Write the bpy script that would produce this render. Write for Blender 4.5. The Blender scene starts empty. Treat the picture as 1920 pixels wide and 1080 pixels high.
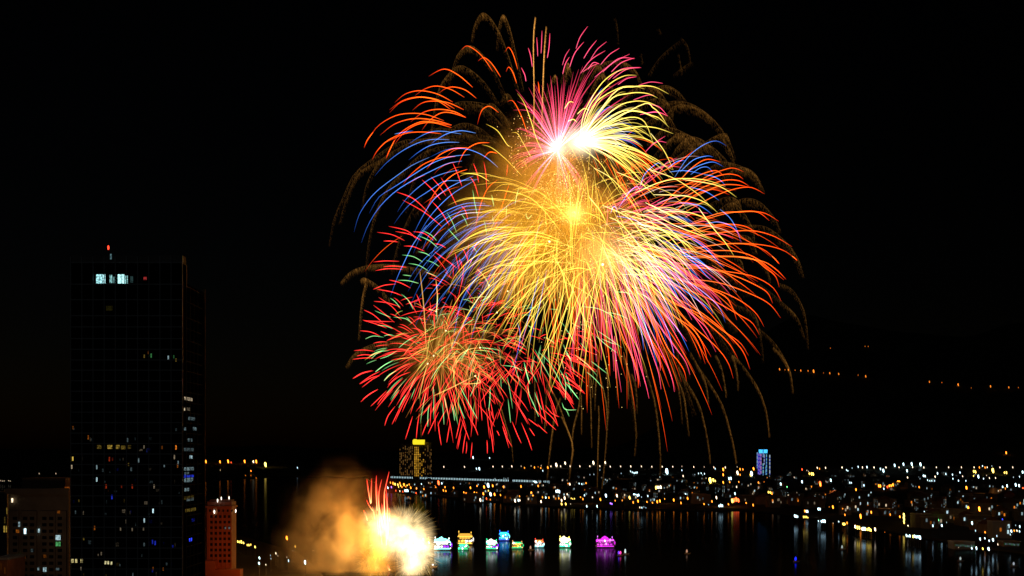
import bpy, math, random
from mathutils import Vector
from mathutils.bvhtree import BVHTree
R = random.Random(7)
sc = bpy.context.scene
C = sc.collection

# ---------------------------------------------------------------- camera, world, light
F = 2059.0            # focal length in photo pixels (photo 1920 x 1080)
HZ = 855.0            # row of the horizon
CAMH = 90.0
cam = bpy.data.objects.new('camera', bpy.data.cameras.new('camera'))
C.objects.link(cam)
cam.location = (0, 0, CAMH); cam.rotation_euler = (math.radians(90), 0, 0)
cam.data.sensor_width = 36; cam.data.lens = 36 * F / 1920
cam.data.shift_y = (HZ - 540) / 1920
cam.data.clip_start = 1; cam.data.clip_end = 60000
sc.camera = cam

w = bpy.data.worlds.new('World'); sc.world = w; w.use_nodes = True
nt = w.node_tree
bg = nt.nodes['Background']
sky = nt.nodes.new('ShaderNodeTexSky'); sky.sky_type = 'NISHITA'; sky.sun_disc = False
sky.sun_elevation = math.radians(-5); sky.sun_rotation = math.radians(-25)
nt.links.new(sky.outputs[0], bg.inputs[0]); bg.inputs[1].default_value = 0.011

fill_sun = bpy.data.objects.new('moonlight', bpy.data.lights.new('moonlight', 'SUN'))
fill_sun.data.energy = 0.012; fill_sun.data.color = (.85, .95, 1); fill_sun.data.angle = math.radians(.5)  # faint sun lamp added to reveal the facade grids
fill_sun.rotation_euler = (math.radians(58), 0, math.radians(-28)); C.objects.link(fill_sun)

sc.view_settings.view_transform = 'Standard'; sc.view_settings.look = 'None'
sc.view_settings.exposure = 0; sc.view_settings.gamma = 1
cy = sc.cycles
cy.transparent_max_bounces = 160; cy.max_bounces = 4; cy.volume_bounces = 0
cy.diffuse_bounces = 2; cy.glossy_bounces = 3; cy.transmission_bounces = 2
cy.sample_clamp_indirect = 6; cy.use_light_tree = True; cy.volume_step_rate = 1.0
cy.volume_max_steps = 256; cy.use_denoising = True

# ---------------------------------------------------------------- helpers
def P(x, y, Y):                                   # a photo pixel at the distance Y
    return Vector(((x - 960) / F * Y, Y, CAMH + (HZ - y) / F * Y))

def ground_at(x, y, z=0.0):
    return P(x, y, (CAMH - z) * F / max(y - HZ, 1.0))

def nodes(name):
    m = bpy.data.materials.new(name); m.use_nodes = True
    for n in list(m.node_tree.nodes):
        m.node_tree.nodes.remove(n)
    out = m.node_tree.nodes.new('ShaderNodeOutputMaterial')
    return m, m.node_tree, out

def surf(name, col, rough=.7, noise=.25, scale=.3, metal=0, spec=.3):
    m, t, out = nodes(name)
    b = t.nodes.new('ShaderNodeBsdfPrincipled')
    b.inputs['Roughness'].default_value = rough; b.inputs['Metallic'].default_value = metal
    b.inputs['Specular IOR Level'].default_value = spec
    tc = t.nodes.new('ShaderNodeTexCoord'); n = t.nodes.new('ShaderNodeTexNoise')
    n.inputs['Scale'].default_value = scale; n.inputs['Detail'].default_value = 5
    r = t.nodes.new('ShaderNodeValToRGB')
    r.color_ramp.elements[0].position = .3; r.color_ramp.elements[1].position = .7
    r.color_ramp.elements[0].color = tuple(c * (1 - noise) for c in col) + (1,)
    r.color_ramp.elements[1].color = tuple(min(1, c * (1 + noise)) for c in col) + (1,)
    t.links.new(tc.outputs['Object'], n.inputs['Vector']); t.links.new(n.outputs[0], r.inputs[0])
    t.links.new(r.outputs[0], b.inputs['Base Color']); t.links.new(b.outputs[0], out.inputs[0])
    return m

_glow = {}
def glow(col, s, sampled=False, vary=0.0, scale=1.0):
    k = (col, s, sampled, vary, scale)
    if k in _glow: return _glow[k]
    m, t, out = nodes('lit_' + '_'.join(str(round(c, 2)) for c in col))
    e = t.nodes.new('ShaderNodeEmission')
    e.inputs[0].default_value = tuple(col) + (1,); e.inputs[1].default_value = s
    if vary:
        tc = t.nodes.new('ShaderNodeTexCoord'); n = t.nodes.new('ShaderNodeTexNoise')
        n.inputs['Scale'].default_value = scale; n.inputs['Detail'].default_value = 2
        mr = t.nodes.new('ShaderNodeMapRange')
        mr.inputs[1].default_value = .35; mr.inputs[2].default_value = .65
        mr.inputs[3].default_value = s * (1 - vary); mr.inputs[4].default_value = s * (1 + vary)
        t.links.new(tc.outputs['Object'], n.inputs['Vector']); t.links.new(n.outputs[0], mr.inputs[0])
        t.links.new(mr.outputs[0], e.inputs[1])
    t.links.new(e.outputs[0], out.inputs[0])
    m.cycles.emission_sampling = 'FRONT' if sampled else 'NONE'
    _glow[k] = m
    return m

class MB:
    def __init__(s): s.v = []; s.f = []
    def box(s, c, d, rz=0.0, top=1.0):
        b = len(s.v); ca, sa = math.cos(rz), math.sin(rz)
        for k in (-1, 1):
            q = top if k > 0 else 1.0
            for i, j in ((-1, -1), (1, -1), (1, 1), (-1, 1)):
                x, y = i * d[0] / 2 * q, j * d[1] / 2 * q
                s.v.append((c[0] + x * ca - y * sa, c[1] + x * sa + y * ca, c[2] + k * d[2] / 2))
        s.f += [tuple(b + i for i in q) for q in ((3, 2, 1, 0), (4, 5, 6, 7), (0, 1, 5, 4), (1, 2, 6, 5), (2, 3, 7, 6), (3, 0, 4, 7))]
        return s
    def lathe(s, c, prof, n=8):
        b = len(s.v)
        for r, z in prof:
            for i in range(n):
                a = 2 * math.pi * i / n
                s.v.append((c[0] + r * math.cos(a), c[1] + r * math.sin(a), c[2] + z))
        for k in range(len(prof) - 1):
            for i in range(n):
                j = (i + 1) % n
                s.f.append((b + k * n + i, b + k * n + j, b + k * n + n + j, b + k * n + n + i))
        s.f.append(tuple(b + i for i in reversed(range(n))))
        s.f.append(tuple(b + (len(prof) - 1) * n + i for i in range(n)))
        return s
    def prism(s, prof, y0, y1):                    # profile in x,z extruded along y
        b = len(s.v); n = len(prof)
        s.v += [(x, y0, z) for x, z in prof] + [(x, y1, z) for x, z in prof]
        s.f += [(b + i, b + (i + 1) % n, b + n + (i + 1) % n, b + n + i) for i in range(n)]
        s.f += [tuple(b + i for i in reversed(range(n))), tuple(b + n + i for i in range(n))]
        return s
    def mesh(s, name, mat):
        me = bpy.data.meshes.new(name); me.from_pydata(s.v, [], s.f); me.materials.append(mat); me.update()
        return me
    def build(s, name, mat, parent=None):
        return link(name, s.mesh(name, mat), parent)

def link(name, data, parent=None, loc=None):
    o = bpy.data.objects.new(name, data); C.objects.link(o)
    if parent: o.parent = parent
    if loc is not None: o.location = loc
    return o

def thing(name, label, cat, loc=(0, 0, 0), group=None, rz=0.0):
    o = bpy.data.objects.new(name, None); C.objects.link(o)
    o.location = loc; o.rotation_euler[2] = rz; o.empty_display_size = 2
    o['label'] = label; o['category'] = cat
    if group: o['group'] = group
    return o

def struct(o):
    o['kind'] = 'structure'; return o

COL = {'o': (1, .26, .02), 'w': (1, .78, .5), 'c': (.62, .92, 1), 'y': (1, .66, .1), 'r': (1, .09, .02), 'g': (.2, 1, .3), 'b': (.03, .06, 1), 'p': (.4, .15, 1)}

# ---------------------------------------------------------------- materials
M_land = surf('dark_ground', (.022, .021, .018), .9, .4, .01)
M_hill = surf('wooded_hill', (.03, .035, .022), .95, .5, .004)
M_conc = surf('concrete', (.32, .31, .29), .8, .2, .1)
M_wall = [surf('render_wall_%s' % n, c, .85, .2, .15) for n, c in (('grey', (.12, .12, .12)), ('cream', (.2, .17, .13)), ('ochre', (.2, .14, .09)), ('pale', (.2, .2, .19)))]
M_roof = surf('roof_tiles', (.13, .06, .045), .85, .3, .5)
M_metal = surf('dark_metal', (.08, .08, .085), .5, .1, 1, .6)
M_glass = surf('dark_glass', (.004, .005, .007), .45, .1, .1, 0, .0)
M_mull = surf('aluminium_mullion', (.68, .72, .76), .5, .1, .5)
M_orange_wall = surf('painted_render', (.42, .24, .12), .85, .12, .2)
M_dark_glass2 = surf('unlit_window', (.012, .012, .014), .3, .1, .3)
M_hull = surf('boat_hull', (.2, .2, .22), .5, .1, .5)

# ---------------------------------------------------------------- water, land, hills
m, t, out = nodes('harbour_water')
b = t.nodes.new('ShaderNodeBsdfGlossy'); b.inputs['Color'].default_value = (.15, .165, .19, 1); b.inputs['Roughness'].default_value = .125
df = t.nodes.new('ShaderNodeBsdfDiffuse'); df.inputs[0].default_value = (.003, .005, .008, 1); wa = t.nodes.new('ShaderNodeAddShader')
tc = t.nodes.new('ShaderNodeTexCoord'); mp = t.nodes.new('ShaderNodeMapping'); n = t.nodes.new('ShaderNodeTexNoise')
mp.inputs['Scale'].default_value = (.05, .16, 1); n.inputs['Scale'].default_value = 1; n.inputs['Detail'].default_value = 4
bp = t.nodes.new('ShaderNodeBump'); bp.inputs['Strength'].default_value = .05; bp.inputs['Distance'].default_value = .5
t.links.new(tc.outputs['Object'], mp.inputs[0]); t.links.new(mp.outputs[0], n.inputs['Vector'])
t.links.new(n.outputs[0], bp.inputs['Height']); t.links.new(bp.outputs[0], b.inputs['Normal']); t.links.new(b.outputs[0], wa.inputs[0]); t.links.new(df.outputs[0], wa.inputs[1]); t.links.new(wa.outputs[0], out.inputs[0])
M_water = m
q = MB(); q.v = [(-30000, -3000, 0), (30000, -3000, 0), (30000, 40000, 0), (-30000, 40000, 0)]; q.f = [(0, 1, 2, 3)]
struct(q.build('water', M_water))

def slab(name, pts, z, mat):
    mb = MB(); n = len(pts)
    mb.v = [(x, y, z) for x, y in pts] + [(x, y, -1) for x, y in pts]
    mb.f = [tuple(range(n))] + [(i, i + n, (i + 1) % n + n, (i + 1) % n) for i in range(n)]
    o = mb.build(name, mat); struct(o); return mb
shore = [(728, 922), (790, 928), (880, 938), (960, 946), (1050, 952), (1180, 956), (1320, 958), (1400, 957), (1480, 966), (1560, 978), (1650, 994), (1760, 1014), (1850, 1030), (1940, 1042)]
sp = [ground_at(x, y) for x, y in shore]
far_land = slab('far_shore_ground', [(p.x, p.y) for p in sp] + [(3200, 900), (9000, 3000), (9000, 9500), (-600, 9500), (-620, 4600)], 2.0, M_land)
near = [ground_at(x, y) for x, y in ((300, 985), (420, 1000), (470, 1012), (560, 1040), (600, 1075), (640, 1130))]
near_land = slab('near_bank_ground', [(-900, 2200), (-700, 1500)] + [(p.x, p.y) for p in near] + [(-40, 300), (200, -200), (-900, -200)], 1.5, M_land)
lf = slab('left_shore_ground', [(-2600, 3500), (-1100, 3900), (-900, 5200), (-900, 9000), (-8000, 9000), (-8000, 2500)], 1.8, M_land)

from mathutils import noise as mn
def hill_z(X, Y):
    px = X / Y * F + 960
    s = max(0, min(1, (Y - 4700) / 3600)); s = s * s * (3 - 2 * s)
    a = max(0, min(1, (px - 1120) / 420)); a = a * a * (3 - 2 * a)
    A = 130 + 950 * a
    return 2.5 + s * A * (1 + .35 * mn.noise(Vector((X * .0007, Y * .0007, 3)))) + s * 40 * mn.noise(Vector((X * .003, Y * .003, 8)))
mb = MB(); nx, ny = 90, 46
for j in range(ny):
    for i in range(nx):
        X = -5200 + 11500 * i / (nx - 1); Y = 4700 + 4400 * j / (ny - 1)
        mb.v.append((X, Y, hill_z(X, Y)))
for j in range(ny - 1):
    for i in range(nx - 1):
        k = j * nx + i; mb.f.append((k, k + 1, k + nx + 1, k + nx))
struct(mb.build('hills', M_hill))
bv = [BVHTree.FromPolygons([Vector(v) for v in q.v], q.f) for q in (mb, far_land, near_land, lf)]
def hit(x, y, lift=0.0):
    """where the view ray of a lamp raised by lift metres over the ground meets the ground"""
    o = Vector((0, 0, CAMH - lift)); d = P(x, y, 1000) - Vector((0, 0, CAMH)); d.normalize()
    best = None
    for t_ in bv:
        h = t_.ray_cast(o, d)
        if h[0] is not None and (best is None or h[3] < best[1]): best = (h[0], h[3])
    if best is None or best[0].y < 300:
        return ground_at(x, max(y, HZ + 9), lift) - Vector((0, 0, lift))
    return best[0]

# ---------------------------------------------------------------- bridge
bA, bB = P(700, 903, 3760), P(1062, 915, 2960)
dv = bB - bA; L = math.hypot(dv.x, dv.y); ang = math.atan2(dv.y, dv.x)
br = thing('bridge', 'long low road bridge over the dark water with an even string of white lamps', 'bridge', (bA.x, bA.y, 0), rz=ang)
MB().box((L / 2, 0, 12.6), (L, 16, 1.6)).build('deck', M_conc, br)
for s in (-1, 1):
    MB().box((L / 2, s * 7.8, 13.9), (L, .3, 1.0)).build('railing', M_metal, br)
for k in range(22):
    x = L * (k + .5) / 22
    MB().box((x, 0, 5.4), (3, 9, 12.8)).box((x, 0, 11.2), (4.2, 14, 1.1)).build('pier', M_conc, br)

pole_cache = {}
def lamp_meshes(h, hw, hh, c, s, sampled, kind):
    k = (round(h, 1), round(hw, 1), round(hh, 1), c, s, sampled, kind)
    if k in pole_cache: return pole_cache[k]
    pole = MB().lathe((0, 0, 0), [(.35, 0), (.35, 1), (.16, 1.2), (.1, h)], 6)
    if kind == 'street':
        pole.box((.5, 0, h), (1.3, .15, .15))
    else:
        pole.box((0, 0, h - .1), (max(hw, 1.2), .25, .25))
    pm = pole.mesh('pole', M_metal)
    head = MB()
    # oversized lantern, stretched and bent to imitate glare and camera shake
    head.lathe((0, 0, h), [(hw * .18, 0), (hw * .42, hh * .15), (hw * .5, hh * .4), (hw * .5, hh * .7), (hw * .36, hh * .92), (hw * .1, hh)], 8)
    head.v = [(x - .35 * hw * math.sin((z - h) / hh * math.pi * .5), y, z) for x, y, z in head.v]
    hm = head.mesh('lamp_head', glow(COL[c], s, sampled))
    pole_cache[k] = (pm, hm); return pm, hm

def lamp(x, y, c, px, label, group, name='street_lamp', cat='street lamp', sampled=False, lift=8.0, s=6.0, base=None, kind='street', asp=2.5):
    """a lamp whose glowing head stands over photo pixel (x, y)"""
    if base is None: base = hit(x, y, lift)
    k = base.y / F
    hw = px * k; hh = hw * asp
    h = max(2.5, lift - hh * .5)
    pm, hm = lamp_meshes(round(h, 0), round(hw / .5) * .5 or .5, round(hh), c, s, sampled, kind)
    o = thing(name, label, cat, base, group)
    link('pole', pm, o); link('lamp_head', hm, o)
    return o

# lamps of the bridge
k = 0
x = 733.5
while x < 1032:
    f = (x - 700) / (1062 - 700)
    gap = (955.5 < x < 961) or (773.5 < x < 776.5) or (779 < x < 786) or (1003 < x < 1018 and k % 3 == 0)
    if not gap:
        # parametrise along the deck so that the lamp stands over column x
        a = (x - 960) / F
        tt = (a * bA.y - bA.x) / (dv.x - a * dv.y)
        p = bA + dv * tt; p.z = 13.4
        o = thing('bridge_lamp', 'small white lamp in the even string along the long low bridge', 'lamp', p, 'white lamps along the bridge')
        pm, hm = lamp_meshes(3.0, 1.5, 6.0, 'c', 1.15 if x < 990 else .7, False, 'street')
        link('pole', pm, o); link('lamp_head', hm, o)
    x += 3.05; k += 1

# ---------------------------------------------------------------- glass tower
def tower():
    D = 400.0; k = D / F
    x0, x1, xr = (133 - 960) * k, (342 - 960) * k, (349 - 960) * k
    top = CAMH + (HZ - 494) * k
    T = thing('glass_tower', 'tall dark glass office tower with white lit top rooms and a red roof light', 'building', ((x0 + x1) / 2, D, 0))
    ox = (x0 + x1) / 2
    W = x1 - x0; ZB = 30
    MB().box((0, (348.8 and 618.0 * 400 / 611.2 - 400) / 2, top / 2), (W, 618.0 * 400 / 611.2 - 400, top)).build('glass_body', M_glass, T)
    # lower rear part of the tower, seen along its right side
    side = lambda px: x1 * F / (px - 960)          # distance at which the side wall stands over column px
    Y1, Y2 = side(348.8), side(381.5)
    wt = CAMH + (HZ - 540) * (Y1 + Y2) / 2 / F
    MB().box((W / 2 - 14, (Y1 + Y2) / 2 - D + .02, wt / 2), (28, Y2 - Y1, wt)).build('rear_block', M_glass, T)
    mg = MB()
    cols = 10; cw = W / cols
    for i in range(cols + 1):
        mg.box((-W / 2 + i * cw, -.12, top / 2 + 1), (.28, .3, top + 3 if i % 1 == 0 else top))
    rows = []
    z = top - 1.2
    # wide technical floors first, then even storeys
    for yy in (492, 533, 562, 592, 613, 635, 655, 675, 694):
        rows.append(CAMH + (HZ - yy) * k)
    yy = 714
    while yy < 1090:
        rows.append(CAMH + (HZ - yy) * k); yy += 19.6
    for z in rows:
        mg.box((0, -.10, z), (W, .22, .34))
    mg.build('mullion_grid', M_mull, T)
    ws = MB()
    for px in (343.5, 348.6, 356, 363, 370, 380.9):
        ws.box((W / 2 + .12, side(px) - D, wt / 2), (.24, .3, wt))
    for z in rows:
        if z < wt: ws.box((W / 2 + .1, (Y1 + Y2) / 2 - D, z), (.2, Y2 - Y1, .3))
    ws.build('side_mullion', surf('shaded_mullion', (.16, .15, .13), .8, .1, .5, 0, 0), T)  # side mullions painted darker, shading this face against the firelight
    MB().box((W / 2 + .4, Y2 - D - .5, wt / 2 + .6), (.8, .5, wt + 1.2)).build('edge_fin', surf('warm_fin', (.5, .38, .18), .8, .2, .3, 0, 0), T)
    MB().box((W / 2 + .25, side(347.6) - D, CAMH + (HZ - 515) * k), (.5, .5, 8.2)).build('corner_fin', surf('copper_fin', (.14, .06, .025), .6), T)
    pr = MB()
    dd = 618.0 * 400 / 611.2 - 400
    pr.box((0, .2, top + 1.5), (W, .4, 3)).box((-W / 2 + .2, dd / 2 + .2, top + 1.5), (.4, dd - .4, 3)).box((W / 2 - .2, dd / 2 + .2, top + 1.5), (.4, dd - .4, 3)).box((-W*.12, 2.6, top + 1), (9, 3.4, 2))
    pr.build('parapet', M_conc, T)
    mx, mz = (199 - 960) * k - ox, CAMH + (HZ - 466) * k
    ma = MB().lathe((mx, 2.2, top), [(.25, 0), (.12, mz - top)], 6).build('mast', M_metal, T)
    MB().lathe((mx, 2.2, mz), [(.2, 0), (.32, .4), (.32, 1.1), (.15, 1.5)], 8).build('beacon', glow((1, .05, .02), 3.0), ma)
    def win(px, py, w_, h_, col, s, vary=.6, wing=False):
        if wing:
            ya, yb_ = side(max(344, px - w_ / 2)), side(min(379, px + w_ / 2)); kk = (ya + yb_) / 2 / F
            n_ = MB().box((W / 2 + .04, (ya + yb_) / 2 - D, CAMH + (HZ - py) * kk), (.08, yb_ - ya, h_ * kk))
        else:
            n_ = MB().box(((px - 960) * k - ox, -.03, CAMH + (HZ - py) * k), (w_ * k, .06, h_ * k))
        n_.build('lit_window', glow(col, s, False, vary, 1.6), T)  # stands for lit rooms and, lower down, painted city reflections
    # the white rooms of the top floor
    win(183, 523, 5, 17, (.45, .95, 1), .9, .8); win(189, 523, 5, 17, (.45, .95, 1), .9, .8); win(195, 523, 5, 17, (.5, .95, 1), 1.0, .8)
    win(208, 523, 5, 15, (.4, .9, .9), .5, .9); win(213.5, 525, 2, 12, (.4, .9, .9), .25)
    win(224, 523, 6, 17, (.5, 1, 1), 1.2, .5); win(230.5, 523, 5, 17, (.5, 1, 1), 1.2, .5); win(237, 524, 5, 15, (.4, .9, .9), .7, .9)
    win(247, 524, 5, 12, (.4, .9, .9), .035); win(208, 481, 3, 10, (.4, .8, .9), .16)
    win(272, 522, 6, 6, (1, .08, .08), .16, .9); win(205, 578, 12, 9, (.6, .5, .05), .012)
    for px, py, c_, s_ in ((270.5, 668, 'y', .12), (278.5, 661, 'o', .12), (283.5, 667, 'g', .2), (315.5, 671, 'c', .35), (326, 669, 'g', .07), (330, 675, 'y', .1), (137, 802, 'o', .12), (165.5, 820, 'o', .2), (330, 839, 'o', .8), (304, 839, 'o', .1), (136.5, 860, 'y', .8), (205, 861, 'r', .25), (211, 861, 'r', .06), (260, 863, 'c', .2), (134.5, 875, 'w', .4), (181.5, 876, 'c', .3), (181.5, 899, 'c', .8), (287, 958, 'c', 1.2), (270.5, 976, 'c', .6), (177.5, 990, 'o', .25), (199, 912, 'r', .3), (248, 912, 'r', .2), (228, 912, 'r', .1), (289, 912, 'w', .2), (210, 932, 'b', .5), (286, 1016, 'b', .3), (291, 1018, 'b', .4), (324, 1025, 'b', .15), (308, 873, 'c', .15), (334, 868, 'c', .2), (333, 873, 'o', .2), (226, 992, 'w', .12), (248, 993, 'w', .12), (269, 992, 'w', .1), (157, 1010, 'y', .1), (241, 871, 'y', .06), (152, 1066, 'w', .15), (287, 1066, 'o', .12), (306, 1067, 'o', .12), (190, 1038, 'w', .15), (327, 857, 'w', .25), (270, 838, 'w', .15), (286, 1070, 'b', .1)):
        win(px, py, 2.4 if s_ > .3 else 2.2, 8 if s_ > .15 else 6, COL[c_], s_ * .8, .5)
    for px, py, w_, s_ in ((206, 838, 9, .22), (186, 838, 8, .05), (221, 838, 6, .22), (231, 839, 8, .07), (243, 838, 6, .04)):
        win(px, py, w_, 7, COL['y'], s_, .9)
    for px, py in ((136, 1051), (143, 1051), (153, 1051)): win(px, py, 4, 8, (1, .85, .35), .5, .6)
    for px, py in ((198, 1055), (203, 1055), (209, 1056)): win(px, py, 3, 6, (1, .9, .45), .5, .6)
    for px, py, w_, c_, s_ in ((348, 888, 8, 'c', .08), (350, 901, 14, 'c', .12), (351, 748, 15, 'w', .25), (343.5, 767, 2.5, 'w', .4), (351, 767, 6, 'w', .05), (357, 785, 12, 'c', .09), (345, 804, 5, 'c', .09), (363, 804, 6, 'c', .12), (354, 825, 8, 'c', .08), (352, 843, 18, 'c', .05), (356, 857, 5, 'c', .4), (352, 879, 18, 'c', .14), (352, 892, 18, 'b', .35), (352, 899, 15, 'c', .15), (348, 918, 8, 'c', .16), (354, 936, 14, 'c', .07), (355, 956, 20, 'y', .06), (355, 1012, 5, 'b', 1.2), (360, 975, 5, 'b', .1), (352, 933, 20, 'y', .03)):
        win(px + 2, py, w_, 6, COL[c_], s_, .9, True)
    # dim rooms, and reflected city light painted as glowing panes
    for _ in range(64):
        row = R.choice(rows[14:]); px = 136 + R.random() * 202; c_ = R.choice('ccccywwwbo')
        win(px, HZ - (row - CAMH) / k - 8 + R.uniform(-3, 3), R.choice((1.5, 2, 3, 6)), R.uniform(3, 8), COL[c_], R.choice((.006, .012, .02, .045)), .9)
tower()

# ---------------------------------------------------------------- pale apartment block on the left edge
def apartment():
    D = 450.0; k = D / F
    x0, x1 = (14 - 960) * k, (127 - 960) * k; ox = (x0 + x1) / 2; W = x1 - x0
    zt = CAMH + (HZ - 926) * k
    T = thing('apartment_block', 'cream apartment block with projecting bays and a few lit rooms left of the glass tower', 'building', (ox, D, 0))
    MB().box((0, 12, zt / 2), (W, 22, zt)).build('wall', M_wall[1], T)
    for a, b_ in ((40, 68), (76, 103), (104, 124), (17, 34)):
        MB().box((((a + b_) / 2 - 960) * k - ox, .55, (zt - 7) / 2), ((b_ - a) * k, .9, zt - 7)).build('bay', M_wall[1], T)
    MB().box((0, 11.2, zt + 1.1), (W + 1.5, 24, 2.2)).build('cornice', M_wall[1], T)
    MB().box(((105 - 960) * k - ox - 8, 14, zt + 4.3), (18, 14, 4.2)).build('penthouse', M_wall[2], T)
    MB().box(((113 - 960) * k - ox, 6.9, CAMH + (HZ - 918) * k), (9 * k, .1, 9 * k)).build('lit_window', glow((1, .22, .02), .14, False, .5), T)
    for cx in (28, 47, 60, 83, 96, 112):
        for r in range(11):
            py = 972 + r * 12.0
            MB().box(((cx - 960) * k - ox, .09 if True else 0, CAMH + (HZ - py) * k), (8 * k, .12, 6 * k)).build('window', M_dark_glass2, T)
    for cx, py, w_, h_, c_, s_ in ((23, 938, 3, 8, 'w', 2), (36, 983, 3, 9, 'c', .25), (33, 996, 6, 6, 'o', .15), (47, 996, 4, 10, 'c', 2.0), (73, 995, 3, 7, 'c', .7), (110, 960, 5, 5, 'o', .1), (109, 1008, 9, 9, 'c', .55), (109, 1020, 9, 8, 'g', .25), (33, 1045, 8, 8, 'g', .3), (36, 1057, 2.5, 9, 'y', .5), (36, 1068, 3, 7, 'c', .2), (32, 1079, 11, 4, 'c', .8), (84, 1068, 6, 8, 'c', .5), (72, 1067, 3, 5, 'c', .2), (46, 1044, 5, 6, 'o', .05), (84, 1043, 6, 6, 'o', .06), (60, 1032, 4, 6, 'c', .04), (108, 1067, 6, 4, 'c', .07)):
        MB().box(((cx - 960) * k - ox, -.05, CAMH + (HZ - py) * k), (w_ * k, .1, h_ * k)).build('lit_window', glow(COL[c_], s_, False, .6, 1.2), T)
apartment()
for i, (cx, zt_, w_) in enumerate(((2, 925, 22), (-2, 1050, 30))):
    D = 520.0 if i == 0 else 430.0; k = D / F; zt = CAMH + (HZ - zt_) * k
    T = thing('office_block', 'dark block cut by the left edge with thin yellow lit slots' if i == 0 else 'low block with a dull orange wall at the lower left corner', 'building', ((cx - 960) * k, D, 0))
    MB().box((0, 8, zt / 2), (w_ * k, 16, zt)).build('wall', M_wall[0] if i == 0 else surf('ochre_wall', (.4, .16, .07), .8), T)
    MB().box((0, 8, zt + .4), (w_ * k + .6, 16.6, .8)).build('parapet', M_conc, T)
    for px, py, s_ in (((8, 992, .3), (12, 992, .3), (13, 958, .12), (9, 975, .04)) if i == 0 else ((2, 1062, .03), (9, 1070, .04))):
        MB().box(((px - cx) * k, -.06, CAMH + (HZ - py) * k), (2 * k, .1, 12 * k)).build('lit_window', glow(COL['y'] if i == 0 else COL['o'], s_, False, .4), T)

# ---------------------------------------------------------------- orange floodlit building
def orange_block():
    D = 600.0; k = D / F
    ox = (411 - 960) * k
    Z = lambda py: CAMH + (HZ - py) * k
    T = thing('hotel_block', 'narrow building lit deep orange by street light with five rows of dark square windows', 'building', (ox, D, 0))
    w_ = 46.5 * k; zt = Z(951)
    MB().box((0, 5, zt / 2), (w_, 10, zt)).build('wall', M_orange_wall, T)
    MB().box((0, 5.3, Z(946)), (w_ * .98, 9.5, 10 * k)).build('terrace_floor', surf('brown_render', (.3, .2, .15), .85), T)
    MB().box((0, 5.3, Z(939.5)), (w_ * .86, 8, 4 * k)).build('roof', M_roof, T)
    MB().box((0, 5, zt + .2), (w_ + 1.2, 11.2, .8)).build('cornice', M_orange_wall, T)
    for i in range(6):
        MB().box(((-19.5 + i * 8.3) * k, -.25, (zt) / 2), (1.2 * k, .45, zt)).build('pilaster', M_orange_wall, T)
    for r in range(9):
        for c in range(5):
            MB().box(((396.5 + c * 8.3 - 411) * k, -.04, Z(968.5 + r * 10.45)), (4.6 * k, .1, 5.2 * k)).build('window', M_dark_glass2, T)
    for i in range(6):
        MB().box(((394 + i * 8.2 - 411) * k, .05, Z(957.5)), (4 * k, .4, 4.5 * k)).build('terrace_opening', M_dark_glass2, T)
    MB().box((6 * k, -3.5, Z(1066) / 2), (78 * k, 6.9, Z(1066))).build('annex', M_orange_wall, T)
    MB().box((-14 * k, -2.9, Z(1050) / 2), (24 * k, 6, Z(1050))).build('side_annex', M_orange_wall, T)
    for px, py, s_ in ((408.5, 939, 3), (415.5, 935, 2), (430, 934, 2), (402.5, 960, 4), (442.5, 958.5, 3)):
        a = MB().lathe(((px - 411) * k, -.6, Z(py)), [(.12, -.8), (.22, -.4), (.3, 0), (.3, .6), (.1, 1.1)], 8)
        a.build('roof_lamp', glow((1, .9, .8), s_), T)
    for px, py in ((423, 990), (430, 990)):
        MB().box(((px - 411) * k, -.12, Z(py)), (3 * k, .08, 4 * k)).build('lit_window', glow((.6, .7, .7), .12), T)
    for dx, dy, z, e in ((10, -34, 46, 6500), (24, -14, 30, 2600)):
        l = link('floodlight', bpy.data.lights.new('floodlight', 'POINT'), None, (ox + dx, D + dy, z))
        l.data.energy = e; l.data.color = (1, .13, .01); l.data.shadow_soft_size = 3
orange_block()
l = link('street_glow', bpy.data.lights.new('street_glow', 'POINT'), None, P(70, 1005, 415)); l.data.energy = 1800; l.data.color = (1, .55, .3); l.data.shadow_soft_size = 4

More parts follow.
